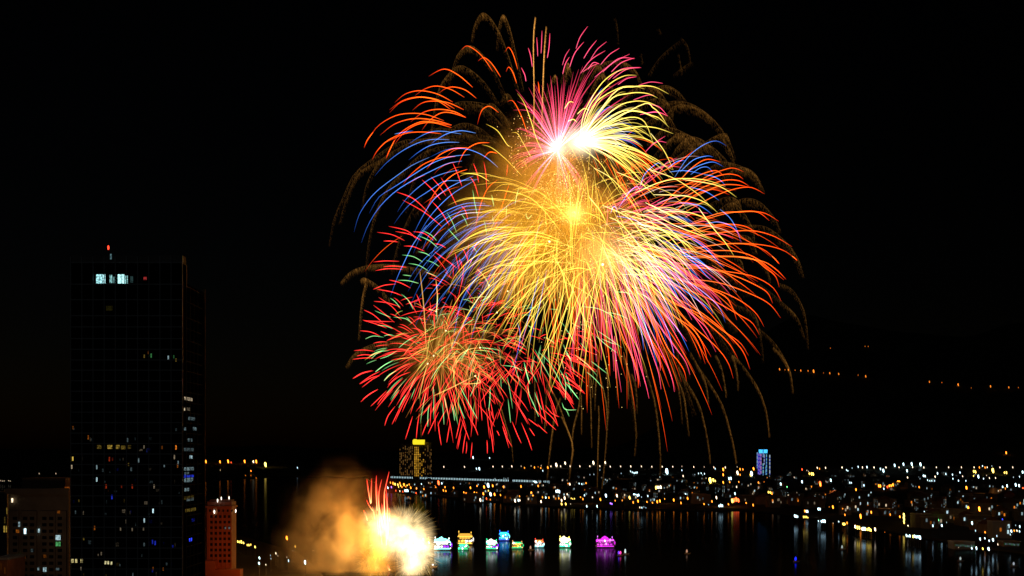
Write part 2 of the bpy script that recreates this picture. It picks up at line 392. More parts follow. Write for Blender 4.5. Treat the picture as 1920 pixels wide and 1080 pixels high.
# ---------------------------------------------------------------- yellow hotel and blue twin tower
def gold_hotel():
    D = 3900.0; k = D / F; Z = lambda py: CAMH + (HZ - py) * k; cx = 779
    T = thing('hotel_tower', 'broad distant hotel slab with gold lit windows and a bright yellow lit crown', 'building', ((cx - 960) * k, D, 0))
    MB().box((-8.5 * k, 15, Z(832) / 2), (42 * k, 30, Z(832))).build('left_wing', M_wall[2], T)
    MB().box((21 * k, 20, Z(829) / 2), (18 * k, 24, Z(829))).build('right_wing', M_wall[2], T)
    MB().box((6 * k, 9, Z(834) / 2), (20 * k, 20, Z(834))).build('centre_block', M_wall[2], T)
    cr = MB().box((6.2 * k, 8, Z(829)), (21 * k, 22, 9 * k)); cr.lathe((-1.0 * k, 8, Z(826) ), [(4.6 * k, -6 * k), (4.6 * k, 0), (2.5 * k, 2.6 * k)], 10)
    cr.build('lit_crown', glow((1, .78, .02), 1.1), T)
    for px in (778, 781, 784.2, 787.6, 791, 794):
        n_ = 17
        for r in range(n_):
            if px > 786 and R.random() < .55: continue
            if px > 786 and r < 6 and R.random() < .6: continue
            MB().box(((px - cx) * k, -1.2, Z(839 + r * 3.3)), (1.9 * k, .6, 2.3 * k)).build('lit_window', glow((1, .5, .04), R.choice((.3, .5, .7)) if px < 785 else R.choice((.25, .5))), T)
    st = MB()
    for _ in range(140):
        px = R.choice((750, 752.5, 756, 760, 763.5, 767, 770, 773, 797, 802, 806, 808)); py = R.uniform(836, 890)
        st.box(((px - cx) * k, -.3 if px < 775 else 7.7, Z(py)), (1.0 * k, .4, R.uniform(1.5, 4) * k))
    o = st.build('dim_windows', glow((1, .5, .12), .16), T); o['kind'] = 'stuff'
gold_hotel()

def blue_towers():
    D = 4300.0; k = D / F; Z = lambda py: CAMH + (HZ - py) * k; cx = 1430.5
    T = thing('apartment_tower', 'distant twin tower outlined with blue and violet light strips and two cyan lit crowns', 'building', ((cx - 960) * k, D, 0))
    MB().box((-6 * k, 8, Z(848) / 2), (14 * k, 16, Z(848))).build('left_tower', M_wall[0], T)
    MB().box((6.5 * k, 8, Z(850) / 2), (11 * k, 16, Z(850))).build('right_tower', M_wall[0], T)
    for a in (1426.3, 1435.2):
        MB().box(((a - cx) * k, -1, Z(846.3)), (6.2 * k, 6, 6.8 * k), top=1.12).build('lit_crown', glow((.06, .5, 1), 1.5), T)
    for px, y0, y1, c1, c2 in ((1419.8, 848, 878, (.3, .5, .9), (.05, .15, .7)), (1421.8, 850, 889, (.3, .2, 1), (.03, .02, .8)), (1424.5, 850, 890, (.35, .25, 1), (.02, .02, .7)), (1426.7, 851, 889, (.7, .35, .9), (.03, .1, .6)), (1430.8, 848, 857, (.3, .5, .9), (.1, .2, .8)), (1430.8, 869, 891, (.3, .8, .9), (.01, .01, .6)), (1432.8, 852, 871, (.4, .5, .8), (.02, .02, .4)), (1437, 852, 894, (.2, .6, .9), (.01, .02, .6)), (1435.4, 875, 893, (.1, .3, .5), (.02, .1, .3)), (1443.2, 853, 892, (.6, .8, .95), (.01, .01, .6))):
        y = y0; i = 0
        while y < y1:
            h = R.uniform(3.5, 7) if i % 2 == 0 else 2.2
            h = min(h, y1 - y)
            MB().box(((px - cx) * k, -1.2, Z(y + h / 2)), (1.5 * k, .5, h * k)).build('light_strip', glow(c1 if i % 2 == 0 else c2, .62 if i % 2 == 0 else .7), T)
            y += h; i += 1
blue_towers()

# ---------------------------------------------------------------- city lights, transcribed from the photograph
CITY = {
 (700, 810): "530 262 w 5;685 262 w 5;750 192 c 8;873 195 c 5;775 275 c 6;797 275 c 9;899 260 w 5;969 260 w 5;1040 258 w 6;1110 257 w 4;1135 268 o 5;1185 255 w 4;1210 266 o 6;1237 262 o 4;1260 253 w 4;1257 270 o 5;1272 290 c 5;1310 266 o 7;1333 258 w 5;1375 250 w 12;1406 258 w 5;1441 233 w 9;492 382 r 13;515 385 c 6;350 392 c 6;362 392 c 5;539 412 o 6;527 440 o 6;545 442 o 6;603 420 o 6;597 447 o 6;624 453 o 6;680 453 o 6;697 458 o 5;730 418 o 7;779 403 o 6;833 413 o 10;864 400 c 14;897 402 o 8;864 440 y 5;760 458 o 8;777 462 o 7;827 463 o 9;882 466 c 12;911 468 o 9;955 473 o 6;1005 475 o 8;978 412 o 7;1109 410 o 8;1238 405 o 7;1250 390 o 6;1202 378 c 9;1212 378 c 9;1222 378 c 9;1188 462 o 10;1200 483 o 9;1155 487 o 6;1098 480 o 5;1053 460 o 5;1065 515 w 10;1090 515 c 8;1100 512 w 7;1375 445 c 10;1386 445 c 9;1397 445 c 10;1270 490 o 6;1318 492 o 6;1295 492 c 7;1260 520 w 9;1392 497 o 6;1437 495 w 10;1414 515 w 8;1445 540 y 8;1414 540 y 8;380 430 o 6;432 435 o 5;470 420 o 8;475 440 o 7;465 405 o 6;325 425 o 6;282 418 o 7;232 395 o 9;205 400 y 6;185 395 y 7;165 390 y 8;150 385 o 8;200 385 o 7;130 380 o 6;240 440 c 8;250 440 c 8;260 440 c 8;137 415 p 6;110 418 c 7;170 440 r 5;200 443 w 5;222 447 r 5;322 458 r 6;290 450 c 3;305 455 c 3;805 510 w 10;850 500 r 6;878 505 o 5;255 400 y 5;215 410 o 6;190 412 y 5;270 395 o 5;245 410 o 5",
 (1060, 810): "37 258 w 5;110 258 w 5;185 257 w 5;213 233 w 11;260 257 w 5;301 230 w 8;338 260 w 5;416 258 w 5;492 258 w 6;572 258 w 5;650 260 w 5;728 260 w 5;807 260 w 5;875 258 w 4;964 262 w 5;1042 262 w 4;1115 265 w 5;1125 275 c 5;1201 265 w 6;1290 262 w 4;765 303 c 17;765 290 c 9;875 287 c 5;885 330 w 6;420 310 c 3;185 320 c 3;215 318 c 3;1000 310 c 5;1020 308 c 5;1045 312 c 5;1030 322 c 4;490 295 c 5;503 302 c 5;517 308 c 6;530 305 c 6;540 303 c 6;260 285 c 4;1186 280 o 10;1186 320 o 8;1186 378 o 8;1312 280 o 7;1333 280 o 6;1414 275 o 9;1294 308 w 12;1312 320 o 6;1400 315 c 14;1392 322 y 9;1230 350 c 9;1244 348 c 9;1234 375 o 6;1090 365 y 17;1112 362 y 10;1126 366 y 7;685 420 y 12;700 420 w 14;718 420 w 13;1302 375 o 5;1450 380 o 6;1286 410 w 6;1274 462 c 8;1255 518 y 12;1270 508 r 12;1285 506 r 13;1300 510 r 12;1320 478 o 5;1484 465 o 5;1495 492 o 6;1525 450 y 7;1538 452 y 7;1550 460 o 8;1225 540 o 6;1358 530 o 6;1410 548 o 7;1155 555 c 8;1168 553 c 9;1180 553 c 8;1075 545 c 4;1042 538 o 6;1101 520 o 7;1135 492 w 9;1024 495 o 9;919 500 o 8;904 470 c 7;869 532 o 7;815 508 o 9;746 500 o 5;711 515 o 9;691 525 o 8;655 528 o 6;614 522 o 6;547 520 o 8;511 528 o 7;484 493 y 10;518 472 c 9;530 472 c 8;542 474 c 8;552 475 c 7;620 480 c 6;572 490 c 4;428 515 o 5;375 517 o 5;389 478 w 9;340 533 p 6;350 537 p 6;307 475 c 11;265 508 o 8;133 503 o 6;145 475 c 6;115 487 o 5;205 488 w 5;162 557 c 7;240 557 c 8;40 540 w 4;22 390 o 6;35 390 w 8;105 388 c 5;125 392 c 5;140 392 c 4;157 385 o 6;15 467 w 6;45 495 y 5;57 500 y 5;70 498 y 5;560 568 w 5;575 570 c 5;605 568 c 4;590 562 c 3",
 (1440, 810): "257 280 r 6;371 268 w 6;388 275 o 5;433 268 w 6;292 288 w 4;305 295 w 4;312 313 y 7;328 315 y 9;341 316 y 9;557 265 w 6;590 285 c 5;600 290 c 5;632 270 c 4;678 260 c 6;710 265 w 6;744 264 c 7;797 265 w 6;845 278 c 7;868 290 c 11;886 265 w 6;952 250 c 9;984 265 w 5;1018 242 c 9;1045 290 c 9;1080 240 c 10;1086 262 w 6;1146 243 c 11;1170 265 w 6;1264 265 w 5;1356 265 w 5;1452 265 w 5;1547 265 w 5;1587 265 o 6;1610 255 c 5;1629 265 o 6;1645 265 w 5;1680 255 c 4;1741 265 w 5;1837 265 w 5;1788 155 o 8;1912 300 c 9;1690 293 y 14;1545 295 y 8;1558 298 y 9;1543 330 y 5;1580 335 c 10;1775 305 y 7;1790 305 y 8;1168 330 c 8;1180 332 c 8;1273 310 c 7;1255 335 w 6;1133 342 c 6;1048 340 w 6;1335 315 c 6;1385 320 c 6;1388 350 c 5;1441 305 c 6;1461 332 w 5;1215 365 c 5;1230 365 c 5;1250 365 c 5;1198 360 c 5;1430 365 c 6;1485 365 c 5;1618 350 c 5;1662 345 w 5;1708 345 w 5;1640 325 w 4;1887 335 c 5;1842 340 c 4;98 390 c 9;144 412 g 5;147 460 c 7;257 372 c 9;395 388 r 15;395 395 o 10;370 360 o 4;327 410 o 5;473 362 c 9;615 380 c 6;627 382 c 5;721 400 c 7;505 440 c 4;633 430 o 6;662 432 o 8;467 445 o 4;833 404 o 9;845 405 o 9;870 427 c 6;897 412 r 7;912 406 o 9;926 402 o 8;940 396 o 9;955 389 r 7;966 383 o 8;978 376 o 9;988 371 o 7;1135 415 o 6;1371 418 o 10;1491 418 o 10;1762 412 c 7;1780 425 o 6;1795 405 c 9;1860 395 c 10;1885 402 c 9;1910 395 c 8;1915 425 r 9;1912 490 r 15;1593 500 o 7;1464 543 c 7;1750 573 c 7;1641 545 w 4;278 593 o 8;290 595 c 9;299 596 c 8;380 578 c 9;392 578 c 8;461 562 o 4;489 565 o 9;561 575 o 5;578 618 o 7;697 632 o 13;776 602 o 9;918 622 o 6;991 633 o 8;1022 625 y 11;1022 650 y 12;1022 675 y 10;1088 612 c 5;1174 597 c 5;1235 583 o 9;1386 612 c 8;1425 585 o 9;1505 572 o 13;1588 580 o 14;1630 638 w 9;1282 628 y 9;1293 630 y 8;1305 632 o 9;1278 657 g 9;1442 643 c 8;1455 643 c 9;1500 645 c 4;1238 707 c 8;1306 698 c 9;1340 678 c 4;1533 683 c 10;1052 703 w 5;1760 655 b 5;203 630 c 9;213 632 c 8;224 632 c 7;268 640 y 6;279 640 y 6;290 640 y 6;300 642 y 5;380 668 c 5;403 668 c 8;415 668 c 9;429 669 c 9;490 683 w 4;532 672 c 5;566 687 y 8;577 687 y 8;595 685 o 7;656 710 w 11;672 716 y 11;687 718 y 11;706 724 w 9;716 726 c 11;729 727 c 10;746 727 y 9;760 729 y 11;773 732 y 9;806 730 w 11;1040 780 c 9;1052 781 c 6;1066 783 c 8;1089 788 y 8;1100 785 c 9;1112 790 c 9;1127 790 c 9;1143 792 c 12;876 748 o 4;1557 740 c 5;1630 752 o 7;1593 807 c 8;1628 797 c 7;1660 815 c 6;1690 805 c 10;1717 780 c 5;1725 843 w 5;1827 740 c 9;1848 740 o 6;1868 740 w 7;1888 745 c 7;1890 712 c 7;1858 700 c 4;1818 768 c 5;1530 872 c 8;1565 875 c 9;1613 875 y 8;1658 873 c 12;1430 862 w 4",
 (360, 810): "106 222 o 9;212 224 o 8;273 222 o 10;295 228 r 5;397 221 o 9;462 222 w 8;484 223 o 10;554 250 y 14;792 268 c 5;443 292 o 5;402 325 o 4;443 325 o 4;482 345 o 4;213 285 w 3;714 795 o 11;345 822 y 7;358 825 y 8;372 828 y 9;388 832 y 8;415 848 y 6;428 848 y 7;442 845 y 6;475 862 y 8;508 945 c 9;505 985 c 9;555 990 w 5;590 920 c 4;630 910 w 6;645 925 w 4;712 935 w 4;725 965 c 6;850 983 c 11;757 885 w 4;775 858 y 6;905 885 w 4;915 885 w 4;593 945 c 4",
 (0, 810): "5 365 w 4;18 368 w 4;32 367 w 4;65 365 w 4;78 368 w 4;203 358 g 5;203 375 r 6;220 370 r 4;252 358 g 3;286 358 g 4;287 375 r 5;492 355 r 6;295 312 w 4;420 312 w 4",
}
LAB = {'o': 'orange street lamp glowing %s', 'w': 'warm white street lamp %s', 'c': 'cool white lamp on a pole %s', 'y': 'yellow lamp on a pole %s', 'r': 'red lamp on a pole %s', 'g': 'green lamp on a pole %s', 'b': 'blue lamp on a pole %s', 'p': 'violet lamp on a pole %s'}
NAME = {'o': ('street_lamp', 'street lamp'), 'w': ('white_street_lamp', 'street lamp'), 'c': ('floodlight_mast', 'floodlight'), 'y': ('yellow_lamp', 'lamp'), 'r': ('red_lamp', 'lamp'), 'g': ('green_lamp', 'lamp'), 'b': ('blue_lamp', 'lamp'), 'p': ('violet_lamp', 'lamp')}
def place_word(x, y):
    if x < 140: return 'in the row across the water at the far left'
    if x < 560 and y < 905: return 'on the distant shore beside the glass tower'
    if x < 640: return 'on the near bank between orange building and smoke'
    if y < 882: return 'in the farthest row along the horizon'
    if x < 960: return 'on the waterfront below the long bridge'
    if x < 1400: return 'among the dark houses of the middle far shore'
    return 'among the dark houses of the right far shore'
for (x0, y0), txt in CITY.items():
    for e in txt.split(';'):
        a, b_, c, s = e.split(); X = x0 + float(a) / 4; Y = y0 + float(b_) / 4; s = float(s) / 4
        pl = place_word(X, Y); near_water = (930 < Y < 962 and 700 < X < 1420)
        nm, ct = NAME[c]
        inten = (1.1 + 1.1 * s) if c in 'wc' else (1.5 + 1.5 * s)
        if s < 1.1: inten *= .35
        lamp(X, Y, c, max(1.0, s * 1.0), LAB[c] % pl, ct + 's ' + c.replace('o', 'orange').replace('w', 'warm') + ' ' + pl, nm, ct, near_water, 10, round(inten, 1), kind='street' if c in 'owy' else 'flood')
for e in "229 341 8;266 345 4;290 345 7;336 348 4;376 350 7;426 352 6;465 355 11;532 366 3;576 368 7;638 373 7;772 382 4;825 390 8;1266 428 7;1351 433 4;1465 447 9;1555 470 3;1689 459 8;1815 466 7;1881 468 4;820 182 4;842 182 4;580 195 3".split(';'):
    a, b_, s = e.split(); X = 1400 + float(a) / 3.69; Y = 600 + float(b_) / 3.69; s = float(s) / 3.69
    lamp(X, Y, 'o', max(.8, s * .8), 'small orange road lamp high on the black hillside at right', 'road lamps on the hillside', 'street_lamp', 'street lamp', False, 12, round(.25 + .55 * s, 1))

# ---------------------------------------------------------------- houses with lit windows
wcache = {}
def house(x, y, w_, h_, lit, label, group, name='house', floors=None, flat=True, colw=None):
    """x, y = photo column and row of the foot of its front wall; w_, h_ metres"""
    b0 = hit(x, y); k = b0.y / F
    T = thing(name, label, 'building', (b0.x, b0.y, b0.z), group)
    wm = M_wall[R.randrange(4)]; d = w_ * R.uniform(.6, 1)
    MB().box((0, d / 2, h_ / 2), (w_, d, h_)).build('wall', wm, T)
    if flat: MB().box((0, d / 2, h_ + .5), (w_ + .6, d + .6, 1)).build('roof', M_conc, T)
    else: MB().prism([(-w_ / 2 - .6, h_), (w_ / 2 + .6, h_), (0, h_ + w_ * .28)], -.5, d + .5).build('roof', M_roof, T)
    for (u, v, ww, hh, c, s) in lit:
        key = (round(ww, 1), round(hh, 1), c, s)
        if key not in wcache: wcache[key] = MB().box((0, 0, 0), (ww, .12, hh)).mesh('lit_window', glow(COL[c], s))
        link('lit_window', wcache[key], T, (u * w_, -.08, v * h_))
    return T
blocks = [(1060, 810, 591, 440, 40, 45), (1060, 810, 820, 455, 16, 55), (1060, 810, 932, 455, 34, 50), (1060, 810, 677, 492, 34, 34), (1060, 810, 737, 492, 24, 34), (1060, 810, 1137, 462, 30, 45), (1060, 810, 1186, 485, 24, 80), (1060, 810, 1225, 465, 16, 65), (1060, 810, 522, 440, 20, 60), (1060, 810, 445, 455, 30, 30), (1060, 810, 372, 425, 24, 30),
          (1440, 810, 633, 548, 24, 60), (1440, 810, 808, 605, 34, 100), (1440, 810, 878, 580, 30, 90), (1440, 810, 942, 595, 44, 90), (1440, 810, 1112, 592, 34, 90), (1440, 810, 1185, 605, 20, 80), (1440, 810, 1230, 555, 26, 70), (1440, 810, 1327, 602, 24, 110), (1440, 810, 1438, 500, 20, 60), (1440, 810, 1515, 488, 34, 50), (1440, 810, 1362, 488, 34, 46), (1440, 810, 400, 530, 46, 24), (1440, 810, 530, 530, 44, 44), (1440, 810, 80, 390, 40, 50), (1440, 810, 125, 500, 44, 50), (1440, 810, 205, 500, 34, 50), (1440, 810, 1140, 290, 24, 24), (1440, 810, 1330, 330, 40, 30), (1440, 810, 1225, 375, 60, 24), (1440, 810, 590, 395, 34, 40), (1440, 810, 715, 420, 30, 50), (1440, 810, 160, 330, 40, 30), (1440, 810, 500, 450, 30, 30), (1440, 810, 1800, 770, 80, 40), (1060, 810, 1590, 400, 40, 60), (1060, 810, 1640, 480, 50, 44), (1060, 810, 300, 400, 34, 30), (1060, 810, 950, 480, 60, 30), (1060, 810, 1060, 440, 30, 40), (700, 810, 1290, 500, 34, 40), (700, 810, 1180, 500, 30, 34), (700, 810, 940, 450, 34, 30)]
for (x0, y0, X, Yb, W, H) in blocks:
    px, py = x0 + X / 4, y0 + Yb / 4
    b0 = hit(px, py); k = b0.y / F / 4
    w_, h_ = W * k, H * k
    nx_ = max(2, int(W / 9)); nz = max(3, int(H / 11)); lit = []
    for i in range(nx_):
        cb = R.random()
        for j in range(nz):
            if R.random() < .3 + .45 * cb:
                lit.append(((i + .5) / nx_ - .5, (j + .6) / nz, 2.6 * k, 6.5 * k, R.choice('ccccccw'), R.choice((.1, .2, .35, .6))))
    house(px, py, w_, h_, lit[:60], 'distant apartment block with dotted columns of dim bluish lit windows', 'apartment blocks of the far city', 'apartment_block')
# teal lit sheds on the right quay
for X, Yb, W, H in ((1475, 880, 150, 40), (1830, 860, 120, 26), (1530, 1070, 190, 20)):
    px, py = 1440 + X / 4, 810 + Yb / 4
    if Yb > 1000: continue
    b0 = hit(px, py); k = b0.y / F / 4; w_ = W * k; lit = []
    n_ = int(W / 9)
    for i in range(n_):
        lit.append(((i + .5) / n_ - .5, .55 + .2 * R.random() - .25 * (i / n_), 6 * k, 14 * k, 'g' if i % 3 == 0 else 'c', R.choice((.05, .09, .14))))
    house(px, py, w_, H * k * 1.3, lit, 'long low quay shed with dim teal windows near the right edge' if X < 1600 else 'low quay shed with faint teal windows at the right edge', 'teal lit quay sheds', 'quay_shed')
# plain dark houses filling the far shore
for i in range(240):
    x = R.uniform(760, 1930)
    ylo = 893; yhi = 945 + max(0, (x - 1400) * .14)
    y = R.uniform(ylo, yhi)
    b0 = hit(x, y)
    lit = [(R.uniform(-.4, .4), R.uniform(.3, .8), 2.0, 4.0, R.choice('cccwwo'), R.choice((.06, .15, .35, .8))) for _ in range(R.choice((1, 2, 3, 4, 5)))]
    house(x, y, R.uniform(12, 28), R.uniform(7, 18), lit, 'small dark house of the far city with a faint lit window or none', 'dark houses of the far city', 'house', flat=R.random() < .6)
# warm street light pools on the far ground
for (x, y, e) in ((1170, 898, 5e4), (1250, 944, 2.5e4), (1100, 944, 2.5e4), (1440, 944, 4e4), (1360, 950, 3e4), (1700, 915, 5e4), (1850, 925, 6e4), (1560, 940, 3e4), (900, 935, 2e4), (800, 915, 3e4), (1660, 965, 1.5e4), (1830, 958, 2e4)):
    p = hit(x, y); l = link('street_light_pool', bpy.data.lights.new('street_light_pool', 'SPOT'), None, p + Vector((0, 0, 30))); l.data.spot_size = math.radians(130); l.data.spot_blend = .5
    l.data.energy = e * .5; l.data.color = (1, .35, .08); l.data.shadow_soft_size = 2

# ---------------------------------------------------------------- boats
def boat(cx, yb, wpx, hpx, label, hull, cab, roofc, strip, style='pagoda', lum=3.0, second=None):
    lum *= 1.7
    D = CAMH * F / (yb - HZ); k = D / F; W = wpx * k * 1.06; H = hpx * k * 1.1; B = W * .34
    T = thing('tour_boat', label, 'boat', ((cx - 960) * k, D, 0), 'lit tour boats on the dark water')
    hb = MB(); prof = [(-W * .5, H * .2), (-W * .42, -.4), (W * .4, -.4), (W * .5, H * .24), (W * .47, H * .27), (W * .3, H * .17), (-W * .4, H * .17)]
    hb.prism(prof, 0, B); hb.v = [(x, y if abs(x) < W * .4 else B / 2 + (y - B / 2) * .35, z) for x, y, z in hb.v]
    hb.build('hull', M_hull, T)
    hs = MB().box((0, -.15, H * .13), (W * .8, .12, H * .07)); hs.build('hull_light_strip', glow(hull, lum, True), T)
    MB().box((-W * .02, B / 2, H * .27), (W * .74, B * .8, H * .2)).build('cabin', M_hull, T)
    for i in range(5):
        MB().box((-W * .34 + i * W * .155, B * .08, H * .28), (W * .11, .12, H * .13)).build('cabin_window', glow(cab if not second or i < 3 else second, lum * (1 if i % 2 else .7), True), T)
    MB().box((-W * .02, B / 2, H * .39), (W * .84, B, H * .035)).build('upper_deck', M_hull, T)
    for i in range(5):
        MB().box((-W * .36 + i * W * .17, B * .1, H * .5), (W * .02, .2, H * .2)).build('deck_post', M_hull, T)
    MB().box((-W * .02, B * .5, H * .5), (W * .6, B * .2, H * .15)).build('saloon', glow(cab, lum * .55, True), T)
    rw = W * .4
    if style == 'pagoda':
        rp = [(-rw, H * .6), (rw, H * .6), (rw * 1.08, H * .66), (rw * .45, H * .72), (rw * .35, H * .84), (0, H * .98), (-rw * .35, H * .84), (-rw * .45, H * .72), (-rw * 1.08, H * .66)]
    elif style == 'tent':
        rp = [(-rw, H * .58), (rw * 1.05, H * .56), (rw * .8, H * .78), (rw * .1, H * .88), (-rw * .1, H), (-rw * .6, H * .84), (-rw, H * .78)]
    else:
        rp = [(-rw, H * .6), (rw, H * .6), (rw, H * .68), (rw * .7, H * .72), (rw * .7, H * .8), (-rw * .8, H * .8), (-rw * .8, H * .72), (-rw, H * .68)]
    MB().prism(rp, B * .1, B * .9).build('roof', glow(roofc, lum * .8, True), T)
    for i, (a, z) in enumerate(((-W * .36, H * .88), (W * .34, H * .82))):
        MB().lathe((a, B * .4, z - H * .2), [(.12, 0), (.1, H * .2), (.35, H * .22), (.35, H * .3), (.1, H * .33)], 8).build('mast_lamp', glow(strip, lum, True), T)
    MB().box((0, B * .02, H * .6), (W * .84, .2, H * .045)).build('roof_light_strip', glow(strip, lum, True), T)
    for i in range(7):  # random glowing blobs added to give the lit boat its bloom
        u = R.uniform(-.44, .44); hz_ = R.choice((.16, .3, .42, .56, .66)); rr = R.uniform(.25, .75)
        MB().lathe((u * W, -.25, hz_ * H), [(rr * .3, -rr), (rr, -rr * .3), (rr, rr), (rr * .4, rr * 2)], 7).build('deck_bloom', glow(R.choice((cab, strip, hull, (1, .9, .75), (1, .95, .9))), lum * 1.8, True), T)
    # carved prow that rises over the bow
    pr = MB().lathe((W * .46, B / 2, H * .2), [(W * .035, 0), (W * .03, H * .12), (W * .045, H * .22), (W * .015, H * .34)], 8)
    pr.build('prow', glow(second or strip, lum * .6, True), T)
CY, WH, GN, BL, VI, GO, RD, MG, YE = (.25, .95, .9), (1, .95, .85), (.03, .9, .3), (.02, .12, 1), (.3, .02, 1), (1, .55, .07), (1, .06, .03), (.8, .03, .85), (1, .8, .1)
boat(829, 1032, 35, 23, 'white and cyan lit tour boat with a violet bow beside the fireball', CY, WH, CY, WH, 'tent', 1.7, VI)
boat(872, 1022, 31, 24, 'tall gold lit tour boat with a tiered roof behind the green one', GO, GO, (.6, .32, .04), GO, 'flat', 1.2, WH)
boat(869, 1031, 20, 12, 'low boat with sea green lights in front of the gold boat', GN, CY, GN, GN, 'flat', 1.3, GN)
boat(922, 1031, 24, 19, 'white topped tour boat with green stern and violet bow lights', GN, WH, WH, GN, 'tent', 1.5, VI)
boat(945, 1014, 21, 18, 'blue and cyan lit tour boat with white mast lamps, farthest out', BL, (.05, .6, 1), (.03, .45, 1), BL, 'flat', 2.0, CY)
boat(970, 1029, 23, 14, 'green lit boat with a yellow stern right of the blue boat', GN, GO, GN, (1, .4, .1), 'flat', 1.0, GN)
boat(1011, 1027, 19, 16, 'small boat with red roof lights and pale blue hull lights', CY, WH, (1, .3, .06), RD, 'flat', 1.3, WH)
boat(1059, 1027, 22, 20, 'dazzling white and yellow tour boat with a green lit hull', GN, WH, (1, .95, .5), YE, 'tent', 2.6, GN)
boat(1135, 1027, 37, 20, 'magenta and violet lit tour boat, rightmost of the large boats', MG, (.9, .1, .8), MG, (.9, .25, 1), 'pagoda', .95, MG)
boat(798, 1021, 15, 13, 'dull gold tour boat half hidden behind the white fireball', GO, GO, GO, GO, 'flat', .8, GO)

def skiff(cx, yb, cols, label, s=2.5, hpx=6):
    D = CAMH * F / (yb - HZ); k = D / F
    T = thing('small_boat', label, 'boat', ((cx - 960) * k, D, 0), 'small boats with a single lamp')
    hb = MB(); hb.prism([(-3, 1.1), (-2.4, -.2), (2.2, -.2), (3.4, 1.4), (2, .9), (-2.6, .9)], 0, 1.8)
    hb.v = [(x, y if abs(x) < 2.3 else .9 + (y - .9) * .4, z) for x, y, z in hb.v]; hb.build('hull', M_hull, T)
    MB().box((-.6, .9, 1.5), (2, 1.2, 1.2)).build('cabin', M_hull, T)
    for i, c in enumerate(cols):
        MB().lathe((-.6 + (i - (len(cols) - 1) / 2) * 1.5, -.1, 1.4), [(.25, 0), (.7, .5), (.8, 1.4), (.5, hpx * k * .85), (.15, hpx * k)], 8).build('lantern', glow(c, s, True), T)
skiff(1163, 1042, [(.15, .05, 1), (1, .05, .3)], 'small boat with a blue and a pink lantern right of the magenta boat', 1.8)
skiff(1173.5, 1040, [(.8, 1, .95)], 'small boat with one white lantern right of the pink lit one', 1.0, 8)
skiff(996, 1032, [(1, .5, .3)], 'small boat with a faint orange lantern left of the red roofed boat', .5)
skiff(1289, 1039, [(1, .5, .3)], 'small boat with a faint orange lantern on the dark water at right', .5)
skiff(1493, 1054, [(.01, .02, 1)], 'small boat with a deep blue lantern at lower right', 2.2, 7)
skiff(1580, 1031, [(.8, 1, .95)], 'small boat with a white lantern below the lit quay', .45)
skiff(1802, 1053, [(.8, 1, .95)], 'small boat with a white lantern at lower right', .45)
skiff(1902, 1063, [(.8, .9, 1)], 'small boat with a white lantern at the lower right corner', .4)
skiff(813, 1064, [(1, .9, .8)], 'small boat with a white lantern under the fireball', 1.5, 3)
#FIREWORKS
# ---------------------------------------------------------------- fireworks
FD = 825.0; FK = FD / F                            # distance of the display, metres per photo pixel there
m, t, out = nodes('glowing_sparks')
at = t.nodes.new('ShaderNodeAttribute'); at.attribute_name = 'glow'
lw = t.nodes.new('ShaderNodeLayerWeight'); lw.inputs[0].default_value = .5
inv = t.nodes.new('ShaderNodeMath'); inv.operation = 'SUBTRACT'; inv.inputs[0].default_value = 1
e = t.nodes.new('ShaderNodeEmission'); tr = t.nodes.new('ShaderNodeBsdfTransparent'); ad = t.nodes.new('ShaderNodeAddShader')
t.links.new(lw.outputs['Facing'], inv.inputs[1]); t.links.new(inv.outputs[0], e.inputs[1]); t.links.new(at.outputs['Color'], e.inputs[0])
t.links.new(e.outputs[0], ad.inputs[0]); t.links.new(tr.outputs[0], ad.inputs[1]); t.links.new(ad.outputs[0], out.inputs[0])
m.cycles.emission_sampling = 'NONE'
M_spark = m

def cat(pts, n):
    """smooth curve through the points, n samples"""
    q = [pts[0]] + list(pts) + [pts[-1]]; o = []
    for i in range(n):
        u = i / (n - 1) * (len(pts) - 1); k = min(int(u), len(pts) - 2); f = u - k
        a, b, c, d = q[k:k + 4]
        o.append(tuple(.5 * (2 * b[j] + (c[j] - a[j]) * f + (2 * a[j] - 5 * b[j] + 4 * c[j] - d[j]) * f * f + (3 * b[j] - a[j] - 3 * c[j] + d[j]) * f ** 3) for j in range(len(b))))
    return o

def ramp(rp, t_):
    x = t_ * (len(rp) - 1); k = min(int(x), len(rp) - 2); f = x - k
    return tuple(rp[k][j] * (1 - f) + rp[k + 1][j] * f for j in range(3))

